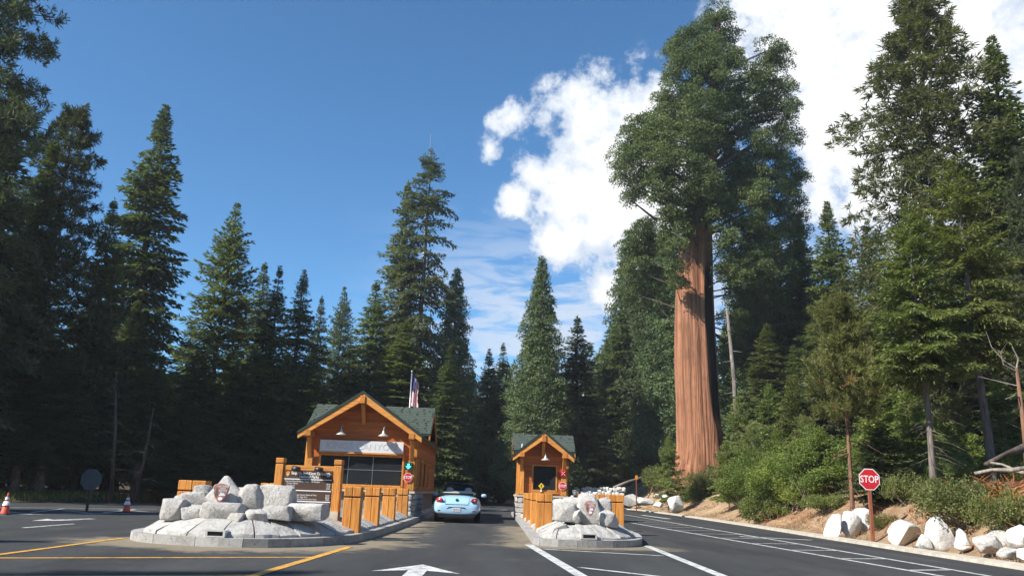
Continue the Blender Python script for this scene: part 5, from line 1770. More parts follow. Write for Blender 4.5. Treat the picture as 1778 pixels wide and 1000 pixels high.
for zz_, s, v in rows_:
    text(s, 0.052, (-0.54, -0.092, zz_), M['white'], pan, 0.002, 'LEFT', 0.85)
    if v:
        text(v, 0.050, (0.55, -0.092, zz_), M['white'], pan, 0.002, 'RIGHT', 0.85)
ah = MB().prism([(-0.50, 1.385), (-0.46, 1.43), (-0.445, 1.50), (-0.49, 1.515), (-0.545, 1.50), (-0.54, 1.43)], -0.097, -0.088).build('arrowhead_emblem', M['marker_orange'], pan)
MB().prism([(-0.515, 1.425), (-0.475, 1.43), (-0.49, 1.465)], -0.102, -0.096).build('mountain_motif', M['white'], pan)
mb = MB()
for k in range(20):
    a0_, a1_ = 2 * math.pi * k / 20, 2 * math.pi * (k + 1) / 20
    mb.prism([(0.485 + 0.046 * math.cos(a0_), 1.455 + 0.046 * math.sin(a0_)), (0.485 + 0.046 * math.cos(a1_), 1.455 + 0.046 * math.sin(a1_)), (0.485 + 0.027 * math.cos(a1_), 1.455 + 0.027 * math.sin(a1_)), (0.485 + 0.027 * math.cos(a0_), 1.455 + 0.027 * math.sin(a0_))], -0.097, -0.088)
mb.prism([(0.475, 1.44), (0.50, 1.44), (0.505, 1.475), (0.49, 1.48)], -0.097, -0.088)
mb.build('round_emblem', M['white'], pan)
for xo in (-0.30, 0.25):
    lp = MB().tube([(xo, -0.06, 1.60), (xo + 0.02, -0.16, 1.62), (xo + 0.03, -0.24, 1.60)], 0.02, 8).build('lamp', M['bronze'], fb, True)
    MB().tube([(xo - 0.07, -0.22, 1.58), (xo + 0.12, -0.22, 1.56)], [0.062, 0.058], 12).build('lamp_head', M['bronze'], lp, True)

# ------------------------------------------------------------------ booths


def octagon(r):
    return [(r * math.cos(R_(22.5 + 45 * k)), r * math.sin(R_(22.5 + 45 * k))) for k in range(8)]


def stop_face(parent, loc, r, txt, back=0.004):
    s = MB().prism(octagon(r), 0.0, back).build('stop_sign' if parent.get('category') != 'sign' else 'sign_face', M['white'], parent)
    s.location = loc
    MB().prism(octagon(r * 0.925), -0.003, 0.001).build('red_field', M['red'], s)
    text('STOP', r * 0.86, (0, -0.0045, -0.01 * r), M['white'], s, 0.002, sx=0.80, bold=r * 0.012)
    return s


def gable_h(dx, half, eave, apex):
    return apex - (apex - eave) * abs(dx) / half


def barn_lamp(parent, x, z, yw):
    l = MB().tube([(x, yw, z + 0.24), (x, yw - 0.22, z + 0.34), (x, yw - 0.40, z + 0.28), (x, yw - 0.42, z + 0.14)], 0.016, 8).build('lamp', M['galv'], parent, True)
    MB().lathe([(0.035, 0.18), (0.05, 0.10), (0.08, 0.05), (0.19, -0.02), (0.205, -0.045), (0.19, -0.04), (0.07, 0.03), (0.0, 0.05)], 20, (x, yw - 0.42, z)).build('lamp_shade', M['galv'], l, True)
    MB().lathe([(0.0, -0.06), (0.035, -0.03), (0.04, 0.0), (0.03, 0.04)], 12, (x, yw - 0.42, z)).build('bulb', M['white'], l, True)


def shingle_slope(mb, p00, p10, p01, rows, rg, tab=0.32):
    """tabs over the slope from eave corner p00, along the eave to p10, up the slope to p01"""
    p00, p10, p01 = Vector(p00), Vector(p10), Vector(p01)
    ex, ey = p10 - p00, p01 - p00
    W_ = ex.length
    ux, uy = ex.normalized(), ey.normalized()
    nn_ = ux.cross(uy).normalized()
    if nn_.z < 0:
        nn_ = -nn_
    rh = ey.length / rows
    for i in range(rows):
        x = -rg.random() * tab
        while x < W_:
            a, b = max(0, x + 0.006), min(W_, x + tab - 0.006)
            if b - a > 0.02:
                o0 = p00 + uy * (i * rh - 0.01 * rg.random())
                lo, hi = 0.018 + 0.005 * rg.random(), 0.010
                q = [o0 + ux * a, o0 + ux * b, o0 + ux * b + uy * rh * 1.12, o0 + ux * a + uy * rh * 1.12]
                mb.add([q[0], q[1], q[0] + nn_ * lo, q[1] + nn_ * lo, q[2] + nn_ * hi, q[3] + nn_ * hi], [(0, 1, 3, 2), (2, 3, 4, 5)])
            x += tab * (0.8 + 0.4 * rg.random())


def slab(mb, a, b, c, d, th, mi=0):
    """roof slab from four top corners, thickness straight down"""
    P = [Vector(v) for v in (a, b, c, d)]
    mb.hexa([p - Vector((0, 0, th)) for p in P] + P, mi)


def booth(label, cx, yf, half, length, wall_h, ehalf, eave, apex, front, win, board, lamps, dormer, side_wins, seed, posts_dx, sig, stone_parts, lamp_z, brace_drop=0.75):
    rg = np.random.default_rng(seed)
    b = thing('entrance_booth', label, 'booth', (cx, yf, 0.0))
    slope = (apex - eave) / ehalf
    th = 0.10

    def top(dx):
        return apex - slope * abs(dx) - th - 0.02
    # ---- stone base with separate stones
    zb = 1.02
    core = MB().box(-half + 0.06, half - 0.06, 0.06, length - 0.06, 0.1, zb).build('base_core', M['mortar'], b)
    for (x0, x1, side) in stone_parts:
        z = 0.12
        while z < zb - 0.06:
            hh = min(0.15 + 0.12 * rg.random(), zb - z)
            if zb - z - hh < 0.08:
                hh = zb - z
            x = x0
            while x < x1 - 0.03:
                ww = min(0.20 + 0.30 * rg.random(), x1 - x)
                if x1 - x - ww < 0.10:
                    ww = x1 - x
                me_ = rock_mesh('base_stone', int(rg.integers(1, 1e6)), ww / 2 * 1.04, 0.10, hh / 2 * 1.05, M['granite'], 0.03, 6.0, 1)
                o = link('stone', me_, b)
                if side == 0:
                    o.location = (x + ww / 2, -0.03, z + hh / 2)
                else:
                    o.location = (side * (half + 0.01), x + ww / 2, z + hh / 2)
                    o.rotation_euler = (0, 0, R_(90))
                x += ww
            z += hh
    mb = MB()
    mb.box(-half - 0.10, half + 0.10, -0.14, length + 0.1, zb, zb + 0.09)
    mb.build('coping', M['concrete'], b, bevel=0.012)
    z0 = zb + 0.09
    wx0, wx1, wz0, wz1 = win
    # ---- walls (inner shell) and interior
    mb = MB()
    mb.box(-half + 0.04, wx0, 0.03, 0.12, z0, wz1)
    mb.box(wx1, half - 0.04, 0.03, 0.12, z0, wz1)
    mb.box(wx0, wx1, 0.03, 0.12, z0, wz0)
    gp = [(-half + 0.04, wz1), (half - 0.04, wz1), (half - 0.04, top(half - 0.04)), (0, top(0)), (-half + 0.04, top(half - 0.04))]
    mb.prism(gp, 0.03, 0.12)
    mb.prism([(-half + 0.04, z0), (half - 0.04, z0), (half - 0.04, top(half - 0.04)), (0, top(0)), (-half + 0.04, top(half - 0.04))], length - 0.12, length)
    mb.box(-half + 0.04, -half + 0.12, 0.12, length - 0.12, z0, top(half - 0.04))
    # right side wall with openings
    xs_ = half - 0.12
    cur = 0.12
    for (a, c) in side_wins:
        mb.box(xs_, half - 0.04, cur, a, z0, top(half - 0.04))
        mb.box(xs_, half - 0.04, a, c, z0, 1.30)
        mb.box(xs_, half - 0.04, a, c, 2.30, top(half - 0.04))
        cur = c
    mb.box(xs_, half - 0.04, cur, length - 0.12, z0, top(half - 0.04))
    mb.build('wall', M['siding_y'], b)
    MB().box(-half + 0.13, half - 0.13, 0.13, length - 0.13, z0, z0 + 0.02).build('floor', M['panel_brown'], b)
    MB().box(wx0 + 0.02, wx1 - 0.02, 0.13, 0.65, wz0 - 0.12, wz0 - 0.06).build('counter', M['offwhite'], b)
    # ---- front boards, one by one
    bh = 0.135
    z = z0
    me_cache = {}
    while z < top(0) - 0.02:
        z1 = min(z + bh - 0.008, top(0))
        zm = z1
        hw_ = half if zm < top(half) else max(0.0, (apex - th - 0.02 - zm) / slope)
        spans = [(-hw_, hw_)]
        if z < wz1 and z1 > wz0:
            spans = [(-hw_, wx0 - 0.06), (wx1 + 0.06, hw_)]
        for (a, c) in spans:
            if c - a > 0.06:
                MB().box(a, c, 0.0 + 0.004 * rg.random(), 0.028, z, z1).build('board', M['siding'], b)
        z += bh
    z = z0
    while z < top(half) - 0.03:
        z1 = z + bh - 0.008
        cur = 0.02
        segs = []
        for (a, c) in side_wins:
            if z < 2.36 and z1 > 1.24:
                segs.append((cur, a - 0.07))
                cur = c + 0.07
        segs.append((cur, length))
        for (a, c) in segs:
            MB().box(half - 0.038, half - 0.008 - 0.004 * rg.random(), a, c, z, z1).build('board', M['siding_y'], b)
            if not (z < 2.36 and z1 > 1.24):
                break
        z += bh
    # left wall boards upright (seen edge on)
    y = 0.02
    while y < length - 0.1:
        MB().box(-half + 0.008 + 0.004 * rg.random(), -half + 0.038, y, min(y + 0.20, length), z0, top(half) - 0.02).build('board', M['siding_z'], b)
        y += 0.21
    # ---- corner posts + front trim
    for s in (-1, 1):
        MB().box(s * half - 0.10, s * half + 0.10, -0.07, 0.10, z0, top(half + 0.0) - 0.28).build('corner_post', M['timber'], b, bevel=0.01)
    # ---- window
    fr = MB()
    fr.box(wx0 - 0.07, wx0, -0.03, 0.11, wz0 - 0.07, wz1 + 0.07)
    fr.box(wx1, wx1 + 0.07, -0.03, 0.11, wz0 - 0.07, wz1 + 0.07)
    fr.box(wx0, wx1, -0.03, 0.11, wz1, wz1 + 0.07)
    fr.box(wx0, wx1, -0.05, 0.11, wz0 - 0.07, wz0)
    wf = fr.build('window', M['timber'], b, bevel=0.005)
    MB().box(wx0 + 0.002, wx1 - 0.002, 0.055, 0.065, wz0 + 0.002, wz1 - 0.002).build('pane', M['glass'], wf)
    mb = MB()
    if wx1 - wx0 > 2:
        for f_ in (0.34, 0.64):
            xm = wx0 + (wx1 - wx0) * f_
            mb.box(xm - 0.008, xm + 0.008, 0.040, 0.054, wz0, wz1)
        zm = wz0 + (wz1 - wz0) * 0.52
        mb.box(wx0, wx1, 0.036, 0.052, zm - 0.009, zm + 0.009)
        mb.build('mullion', M['steel'], wf)
    else:
        mb.box(wx0, wx0 + 0.02, 0.036, 0.052, wz0, wz1)
        mb.box(wx1 - 0.02, wx1, 0.036, 0.052, wz0, wz1)
        mb.build('mullion', M['black'], wf)
    if wz0 - 0.1 > z0:
        MB().box(wx0 - 0.1, wx1 + 0.1, -0.09, -0.051, wz0 - 0.16, wz0 - 0.075).build('sill', M['timber_x'], b, bevel=0.005)
    # ---- side windows
    for (a, c) in side_wins:
        fr = MB()
        xo = half - 0.03
        fr.box(xo - 0.06, xo + 0.035, a - 0.06, a, 1.24, 2.36)
        fr.box(xo - 0.06, xo + 0.035, c, c + 0.06, 1.24, 2.36)
        fr.box(xo - 0.06, xo + 0.035, a, c, 2.30, 2.36)
        fr.box(xo - 0.06, xo + 0.045, a, c, 1.24, 1.30)
        sw_ = fr.build('side_window', M['timber'], b)
        MB().box(xo - 0.05, xo - 0.04, a, c, 1.30, 2.30).build('pane', M['glass'], sw_)
    # ---- roof
    back = length + 0.6
    for s in (-1, 1):
        mb = MB()
        slab(mb, (0, front, apex), (s * (ehalf + 0.02), front, eave), (s * (ehalf + 0.02), back, eave), (0, back, apex), th)
        rf = mb.build('roof', M['roof_green'], b)
        sh = MB()
        shingle_slope(sh, (s * ehalf, front + 0.02, eave + 0.004), (s * ehalf, back, eave + 0.004), (0, front + 0.02, apex + 0.004), 16, rg)
        o = sh.build('shingles', M['shingle'], rf)
        o['kind'] = 'stuff'
        # barge rafter under the front edge
        p0, p1 = Vector((s * 0.0, front + 0.10, apex - th - 0.13)), Vector((s * ehalf, front + 0.10, eave - th - 0.13))
        MB().hexa([(0, front + 0.03, apex - th - 0.30), (s * ehalf, front + 0.03, eave - th - 0.18), (s * ehalf, front + 0.15, eave - th - 0.18), (0, front + 0.15, apex - th - 0.30),
                   (0, front + 0.03, apex - th - 0.004), (s * ehalf, front + 0.03, eave - th - 0.004), (s * ehalf, front + 0.15, eave - th - 0.004), (0, front + 0.15, apex - th - 0.004)]).build('rafter', M['timber_x'], b, bevel=0.006)
        # soffit deck
        mb = MB()
        slab(mb, (0.0, front + 0.16, apex - th - 0.012), (s * (ehalf - 0.03), front + 0.16, eave - th - 0.012 + slope * 0.03), (s * (ehalf - 0.03), back - 0.02, eave - th - 0.012 + slope * 0.03), (0, back - 0.02, apex - th - 0.012), 0.05)
        mb.build('soffit', M['siding_y'], b)
        # eave beam carried forward + knee brace
        xb = s * posts_dx
        zb_ = apex - slope * abs(xb) - th - 0.07
        MB().box(xb - 0.11, xb + 0.11, front + 0.01, length, zb_ - 0.26, zb_ - 0.03).build('eave_beam', M['timber_y'], b, bevel=0.012)
        MB().beam((xb, front + 0.28, zb_ - 0.24), (xb, -0.08, zb_ - 0.24 - brace_drop), 0.16, 0.15, (0, 1, 0.5)).build('knee_brace', M['timber'], b, bevel=0.01)
        MB().box(xb - 0.13, xb + 0.13, -0.15, -0.072, z0 + 0.02, zb_ - 0.24 - brace_drop + 0.02).build('front_post', M['timber'], b, bevel=0.01)
    MB().box(-0.10, 0.10, front - 0.02, back, apex - th - 0.40, apex - th - 0.10).build('ridge_beam', M['timber_y'], b, bevel=0.012)
    MB().beam((0, front + 0.25, apex - th - 0.38), (0, 0.0, apex - th - 0.38 - 0.72), 0.15, 0.15, (0, 1, 0.5)).build('ridge_brace', M['timber'], b, bevel=0.01)
    # ---- cross gable
    dx0, dx1, dyc, dyh, dz = dormer
    dslope = 0.62
    for s in (-1, 1):
        mb = MB()
        slab(mb, (dx0, dyc, dz), (dx1, dyc, dz), (dx1, dyc + s * dyh, dz - dslope * dyh), (dx0, dyc + s * dyh, dz - dslope * dyh), 0.09)
        rf = mb.build('cross_roof', M['roof_green'], b)
        sh = MB()
        shingle_slope(sh, (dx0, dyc + s * dyh, dz - dslope * dyh + 0.004), (dx1, dyc + s * dyh, dz - dslope * dyh + 0.004), (dx0, dyc, dz + 0.004), int(dyh / 0.16) + 2, rg)
        o = sh.build('shingles', M['shingle'], rf)
        o['kind'] = 'stuff'
        for xe in (dx0, dx1):
            sg = -1 if xe == dx0 else 1
            MB().hexa([(xe - sg * 0.06, dyc, dz - 0.30), (xe, dyc, dz - 0.30), (xe, dyc + s * dyh, dz - dslope * dyh - 0.26), (xe - sg * 0.06, dyc + s * dyh, dz - dslope * dyh - 0.26),
                       (xe - sg * 0.06, dyc, dz - 0.095), (xe, dyc, dz - 0.095), (xe, dyc + s * dyh, dz - dslope * dyh - 0.095), (xe - sg * 0.06, dyc + s * dyh, dz - dslope * dyh - 0.095)]).build('barge_board', M['timber_y'], b)
    mb = MB()
    for xe, sg in ((dx0 + 0.45, -1), (dx1 - 0.35, 1)):
        P = [(xe, dyc - dyh * 0.8, dz - dslope * dyh * 0.8 - 0.1), (xe, dyc + dyh * 0.8, dz - dslope * dyh * 0.8 - 0.1), (xe, dyc, dz - 0.1)]
        Q_ = [(p[0] - sg * 0.08, p[1], p[2]) for p in P]
        mb.add(P + Q_, [(0, 1, 2), (5, 4, 3), (0, 3, 4, 1), (1, 4, 5, 2), (2, 5, 3, 0)])
    mb.build('cross_gable_wall', M['siding_y'], b)
    # snow guards: small pale finials on the slope in front of the cross gable
    for xo in dormer_vents[seed]:
        MB().lathe([(0.05, 0), (0.04, 0.14), (0.015, 0.26)], 8, (xo, dyc - dyh * 0.9, dz - dslope * dyh * 0.9 - 0.02)).build('vent_pipe', M['galv'], b)
    for (lx_) in lamps:
        barn_lamp(b, lx_, lamp_z, -0.01)
    return b


dormer_vents = {31: [1.45], 32: [-0.95, 0.75]}
bo = booth('large timber entrance booth with green roof between the left lanes', -5.16, 32.0, 2.06, 11.5, 3.0, 2.36, 3.20, 4.82, -0.80, (-1.56, 1.60, 1.30, 2.36), None, (-0.78, 0.85), (-3.0, 2.38, 5.1, 2.1, 4.80), [(0.9, 1.6), (2.8, 3.5), (4.7, 5.4), (6.8, 7.5)], 31, 1.98, None, [(1.35, 2.06, 0), (-2.06, -1.2, 0), (0.1, 4.0, 1)], 3.17, 0.80)
sbd = MB().box(-1.62, 1.62, -0.135, -0.055, 2.50, 2.94).build('name_board', M['offwhite'], bo, bevel=0.006)
text('KINGS CANYON', 0.34, (0.0, -0.139, 2.715), M['letter_grey'], sbd, 0.003, sx=1.08)
MB().box(-1.66, 1.66, -0.16, -0.04, 2.445, 2.497).build('board_ledge', M['timber_x'], bo)
sg = MB().box(1.72, 2.02, -0.26, -0.155, 1.90, 2.18).build('lane_signal', M['signal_face'], bo, bevel=0.01)
MB().prism([(1.87, 1.93), (1.98, 2.05), (1.91, 2.04), (1.91, 2.14), (1.83, 2.14), (1.83, 2.04), (1.76, 2.05)], -0.270, -0.259).build('arrow', M['signal_green'], sg)
stop_face(bo, (1.87, -0.20, 1.62), 0.18, 'STOP', 0.02)

b2 = booth('small timber entrance booth with green roof on the right island', 2.25, 38.0, 1.10, 4.2, 2.7, 1.40, 2.88, 3.99, -0.70, (-0.42, 0.62, 1.36, 2.42), None, (0.10,), (-1.40, 1.58, 2.0, 1.35, 3.98), [], 32, 0.98, None, [(0.45, 1.10, 0), (-1.10, -0.70, 0), (0.1, 2.5, -1)], 2.72, 0.62)
sg = MB().box(0.80, 1.08, -0.22, -0.155, 1.98, 2.27).build('lane_signal', M['signal_red'], b2, bevel=0.01)
mb = MB()
for s in (-1, 1):
    mb.beam((0.86, -0.225, 2.125 - s * 0.085), (1.02, -0.225, 2.125 + s * 0.085), 0.012, 0.035, (0, -1, 0.0))
mb.build('cross', M['white'], sg)
stop_face(b2, (0.92, -0.19, 1.56), 0.19, 'STOP', 0.02)


# small lane sign standing on the sill of the small booth
ws = thing('window_sign', 'small yellow diamond sign in the window of the small booth', 'sign', (2.20, 37.86, 1.29))
MB().lathe([(0.05, 0.0), (0.04, 0.02), (0.018, 0.05), (0.016, 0.12)], 12).build('stand', M['white'], ws, True)
dm = MB().prism([(0, 0.10), (0.14, 0.24), (0, 0.38), (-0.14, 0.24)], -0.008, 0.008).build('diamond', M['yellow_sign'], ws)
MB().prism([(-0.015, 0.16), (0.015, 0.16), (0.015, 0.24), (0.055, 0.24), (0, 0.31), (-0.055, 0.24), (-0.015, 0.24)], -0.013, -0.007).build('arrow', M['black'], dm)
# things on the counter of the large booth
for i, (xo, lb, hh, mt) in enumerate([(-4.95, 'white bottle standing behind the large booth window at its middle', 0.24, 'white'), (-4.62, 'small pale cup behind the large booth window', 0.13, 'galv'), (-4.40, 'tiny pale cup behind the large booth window right of the other cup', 0.11, 'galv'), (-4.02, 'slim white bottle near the right end of the large booth window', 0.20, 'white')]):
    o = MB().lathe([(0.0, 0.0), (0.05, 0.0), (0.052, hh * 0.6), (0.03, hh * 0.8), (0.022, hh), (0.0, hh)] if hh > 0.15 else [(0.0, 0.0), (0.035, 0.0), (0.045, hh), (0.038, hh), (0.03, 0.02), (0.0, 0.02)], 14).build('bottle' if hh > 0.15 else 'cup', M[mt], None, True, loc=(xo, 32.35, 1.245))
    tag(o, lb, 'bottle' if hh > 0.15 else 'cup')

# ------------------------------------------------------------------ flagpole
fp = at(712.5, 700, 48)
ft = at(715.5, 645, 48)
fl = thing('flagpole', 'flagpole with drooping striped flag behind the large booth', 'flagpole', (ft[0], 48, 0))
MB().tube([(0, 0, 0), (0, 0, ft[2])], [0.07, 0.035], 10).build('pole', M['steel'], fl, True)
MB().lathe([(0.0, 0.08), (0.05, 0.05), (0.07, 0.0), (0.05, -0.05), (0.0, -0.06)], 10, (0, 0, ft[2])).build('finial', M['steel'], fl, True)
nu, nv = 14, 26
vs_, fs_, mi_ = [], [], []
for j in range(nv + 1):
    for i in range(nu + 1):
        u_, v_ = i / nu, j / nv
        wid = 0.36 + 0.14 * v_
        x = 0.05 + u_ * wid + 0.05 * math.sin(5 * v_ + 2) * u_
        y = 0.12 * math.sin(u_ * 9 + v_ * 3) * (0.3 + u_)
        z = ft[2] - 0.15 - v_ * 1.85 - u_ * (0.55 - 0.15 * v_)
        vs_.append((x, y, z))
for j in range(nv):
    for i in range(nu):
        a = j * (nu + 1) + i
        fs_.append((a, a + 1, a + nu + 2, a + nu + 1))
        mi_.append(2 if (j < nv * 0.5 and i < nu * 0.45) else ((i + (j // 3)) % 2))
mbf = MB()
mbf.v, mbf.f, mbf.mi = vs_, fs_, mi_
flg = mbf.build('flag', [M['flag_red'], M['white'], M['flag_blue']], fl, True)

# antenna above the twin firs is a thin whip standing behind them
an = at(748, 232, 88)
ao = MB().tube([(0, 0, 0), (0, 0, an[2])], [0.10, 0.02], 6).build('antenna_mast', M['steel'], None, True, loc=(an[0], 88, 0))
tag(ao, 'thin antenna mast rising above the taller sparse fir', 'mast')

# ------------------------------------------------------------------ traffic signs and cones
sx_, sy_ = 12.55, 27.4
zg = float(hgt(sx_, sy_))
pt = at(1508, 850, sy_)
pb = at(1516, 940, sy_)
sgn = thing('stop_sign', 'red octagonal STOP sign on a brown wooden post by the right kerb', 'sign', (pb[0], sy_, min(zg, pb[2]) - 0.05))
zt = at(1512, 832, sy_)[2] - sgn.location.z
MB().box(-0.05, 0.05, -0.05, 0.05, 0, zt - 0.1).build('post', M['brown_post'], sgn, bevel=0.006)
f_ = stop_face(sgn, (0, -0.058, zt), 0.375, 'STOP')
for zz_ in (-0.16, 0.16):
    MB().tube([(0, -0.062, zt + zz_), (0, 0.055, zt + zz_)], 0.012, 8).build('bolt', M['steel'], sgn)

c = at(160, 832, 30.5)
bs = thing('sign_back', 'grey octagonal sign seen from behind in the hatched gap at left', 'sign', (c[0] - 0.02, 30.5, 0))
MB().box(-0.04, 0.04, -0.03, 0.03, 0, c[2] + 0.32).build('post', M['bronze'], bs)
pl_ = MB().prism(octagon(0.40), -0.042, -0.035).build('plate', M['sign_back'], bs)
pl_.location = (0, 0, c[2])
for zz_ in (-0.2, 0.2):
    MB().tube([(0, 0.05, c[2] + zz_), (0, -0.04, c[2] + zz_)], 0.015, 8).build('bolt', M['steel'], bs)


def cone(label, px, py, hpx):
    g = gnd(px, py)
    t = thing('traffic_cone', label, 'cone', (g[0], g[1], 0), 0, 'traffic cones by the exit lanes')
    MB().box(-0.18, 0.18, -0.18, 0.18, 0.005, 0.035).build('base', M['rubber'], t, bevel=0.01)
    MB().lathe([(0.15, 0.035), (0.062, 0.44), (0.062, 0.44), (0.05, 0.50), (0.032, 0.58), (0.018, 0.72), (0.0, 0.725)], 18).build('body', M['orange'], t, True)
    MB().lathe([(0.125, 0.30), (0.127, 0.30), (0.087, 0.44), (0.085, 0.44)][1:3] + [(0.085, 0.44)], 18).build('stripe', M['white'], t, True)
    MB().lathe([(0.075, 0.49), (0.055, 0.58)], 18).build('stripe', M['white'], t, True)
    t.scale = (0.92, 0.92, 0.92)
    return t


cone('orange cone with pale bands at the far left edge', 8, 893, 40)
cone('orange cone with pale bands beside the left rock monument', 219, 889, 30)

g = at(1105, 866, 60)
zg = float(hgt(g[0], 60))
mk = thing('marker_post', 'thin brown marker post with an orange top on the far verge', 'post', (g[0], 60, zg))
zt = at(1105, 825, 60)[2] - zg
MB().box(-0.035, 0.035, -0.035, 0.035, -0.1, zt).build('post', M['brown_post'], mk)
MB().box(-0.09, 0.09, -0.05, -0.036, zt - 0.28, zt).build('top_plate', M['marker_orange'], mk)

# ------------------------------------------------------------------ cars


def loft(stations, nseg=40, flatten=None):
    """stations: (y, half width, z bottom, z top, exponent, shoulder) closed body"""
    mb = MB()
    for (y, a, zb_, zt_, ex) in stations:
        for k in range(nseg):
            th_ = 2 * math.pi * k / nseg
            c_, s_ = math.cos(th_), math.sin(th_)
            x = a * math.copysign(abs(c_) ** (2 / ex), c_)
            zc_, hz = (zb_ + zt_) / 2, (zt_ - zb_) / 2
            z = zc_ + hz * math.copysign(abs(s_) ** (2 / ex), s_)
            # tumblehome: sides lean in above the belt
            f_t = max(0, (z - zc_) / hz)
            x *= 1 - 0.10 * f_t ** 2
            if flatten:
                z = flatten(x, y, z)
            mb.v.append((x, y, z))
    n = len(stations)
    for i in range(n - 1):
        for k in range(nseg):
            mb.f.append((i * nseg + k, i * nseg + (k + 1) % nseg, (i + 1) * nseg + (k + 1) % nseg, (i + 1) * nseg + k))
            mb.mi.append(0)
    mb.f.append(tuple(range(nseg)))
    mb.mi.append(0)
    mb.f.append(tuple((n - 1) * nseg + k for k in range(nseg)))
    mb.mi.append(0)
    return mb


def wheel(parent, x, y, r=0.33, wd=0.22):
    s = 1 if x > 0 else -1
    w_ = MB()
    prof = [(r * 0.62, -wd / 2), (r * 0.95, -wd / 2), (r, -wd / 2 + 0.03), (r, wd / 2 - 0.03), (r * 0.95, wd / 2), (r * 0.62, wd / 2)]
    n = 28
    for (rr_, xx_) in prof:
        for k in range(n):
            a = 2 * math.pi * k / n
            w_.v.append((x + xx_, y + rr_ * math.cos(a), r + rr_ * math.sin(a)))
    for i in range(len(prof) - 1):
        for k in range(n):
            w_.f.append((i * n + k, i * n + (k + 1) % n, (i + 1) * n + (k + 1) % n, (i + 1) * n + k))
            w_.mi.append(0)
    wo_ = w_.build('wheel', M['rubber'], parent, True)
    mb = MB()
    mb.tube([(x - s * 0.06, y, r), (x + s * 0.07, y, r)], [r * 0.62, r * 0.60], 24)
    mb.build('rim', M['steel'], wo_)


CY, CX = 31.9, -1.37
car = thing('convertible_car', 'pale blue convertible with its top down stopped beside the large booth', 'car', (CX, CY, 0))


def cockpit(x, y, z):
    if 1.25 < y < 2.75 and abs(x) < 0.66 and z > 0.6:
        return 0.55
    return z


stn = [(0.00, 0.60, 0.36, 0.66, 3.2), (0.03, 0.74, 0.31, 0.74, 3.4), (0.09, 0.82, 0.27, 0.82, 3.4), (0.18, 0.865, 0.24, 0.90, 3.3), (0.32, 0.895, 0.23, 0.97, 3.2), (0.50, 0.905, 0.22, 1.02, 3.2), (0.75, 0.91, 0.21, 1.05, 3.2), (1.0, 0.905, 0.2, 1.05, 3.4), (1.24, 0.90, 0.2, 1.03, 3.6), (1.27, 0.90, 0.2, 1.03, 3.6), (1.7, 0.89, 0.2, 1.0, 3.8), (2.2, 0.89, 0.2, 0.99, 3.8), (2.72, 0.89, 0.2, 1.0, 3.6), (2.77, 0.89, 0.2, 1.0, 3.6), (3.1, 0.90, 0.2, 0.96, 3.2), (3.5, 0.90, 0.2, 0.90, 3.0), (3.85, 0.86, 0.22, 0.80, 2.9), (4.1, 0.76, 0.26, 0.70, 2.8), (4.24, 0.6, 0.32, 0.6, 2.8)]
loft(stn, 56, cockpit).build('body', M['car_blue'], car, True)
# lower black valance, diffuser, exhausts
mb = MB()
mb.add([(-0.66, -0.012, 0.20), (0.66, -0.012, 0.20), (0.78, 0.03, 0.335), (-0.78, 0.03, 0.335), (-0.66, 0.3, 0.17), (0.66, 0.3, 0.17), (0.80, 0.3, 0.335), (-0.80, 0.3, 0.335)], [(0, 1, 2, 3), (4, 7, 6, 5), (0, 4, 5, 1), (3, 2, 6, 7), (1, 5, 6, 2), (0, 3, 7, 4)])
mb.build('valance', M['rubber'], car)
# decklid seam, spoiler slot
mb = MB()
mb.tube([(-0.52, 0.16, 0.975), (-0.46, 0.05, 0.80), (-0.44, 0.0, 0.685), (0.44, 0.0, 0.685), (0.46, 0.05, 0.80), (0.52, 0.16, 0.975)], 0.007, 4)
mb.build('decklid_seam', M['black'], car)
MB().box(-0.60, 0.60, 0.56, 0.66, 1.02, 1.105).build('spoiler_slot', M['black'], car, bevel=0.01)
loft([(0.60, 0.50, 1.09, 1.115, 4), (0.64, 0.66, 1.085, 1.135, 4), (0.90, 0.70, 1.02, 1.16, 3.4), (1.05, 0.70, 1.0, 1.19, 3.2), (1.22, 0.66, 0.98, 1.17, 3), (1.30, 0.55, 0.98, 1.08, 3)], 28).build('folded_top', M['soft_top'], car, True)
# seats with headrests
for s in (-1, 1):
    seat = loft([(1.55, 0.22, 0.5, 1.02, 4), (1.62, 0.25, 0.5, 1.08, 4), (1.72, 0.24, 0.5, 1.04, 4)], 24).build('seat', M['leather'], car, True)
    seat.location = (s * 0.37, 0, 0)
    hr = loft([(1.54, 0.10, 1.12, 1.28, 3), (1.58, 0.14, 1.10, 1.32, 3), (1.64, 0.12, 1.12, 1.30, 3)], 20).build('headrest', M['leather'], seat, True)
# windscreen frame + glass + mirrors
mb = MB()
mb.tube([(-0.72, 3.05, 0.95), (-0.66, 2.75, 1.22), (-0.58, 2.52, 1.42), (-0.40, 2.48, 1.475), (0.40, 2.48, 1.475), (0.58, 2.52, 1.42), (0.66, 2.75, 1.22), (0.72, 3.05, 0.95)], 0.035, 8)
mb.build('windscreen_frame', M['black'], car, True)
mb = MB()
mb.add([(-0.70, 3.04, 0.96), (0.70, 3.04, 0.96), (0.58, 2.5, 1.44), (-0.58, 2.5, 1.44)], [(0, 1, 2, 3)])
mb.build('windscreen', M['dark_glass'], car)
MB().box(-0.11, 0.11, 2.52, 2.56, 1.33, 1.40).build('inner_mirror', M['black'], car, bevel=0.01)
for s in (-1, 1):
    m_ = loft([(2.62, 0.06, 0.98, 1.06, 3), (2.66, 0.11, 0.95, 1.10, 3), (2.76, 0.08, 0.97, 1.08, 3)], 18).build('door_mirror', M['car_blue'], car, True)
    m_.location = (s * 1.0, 0, 0)
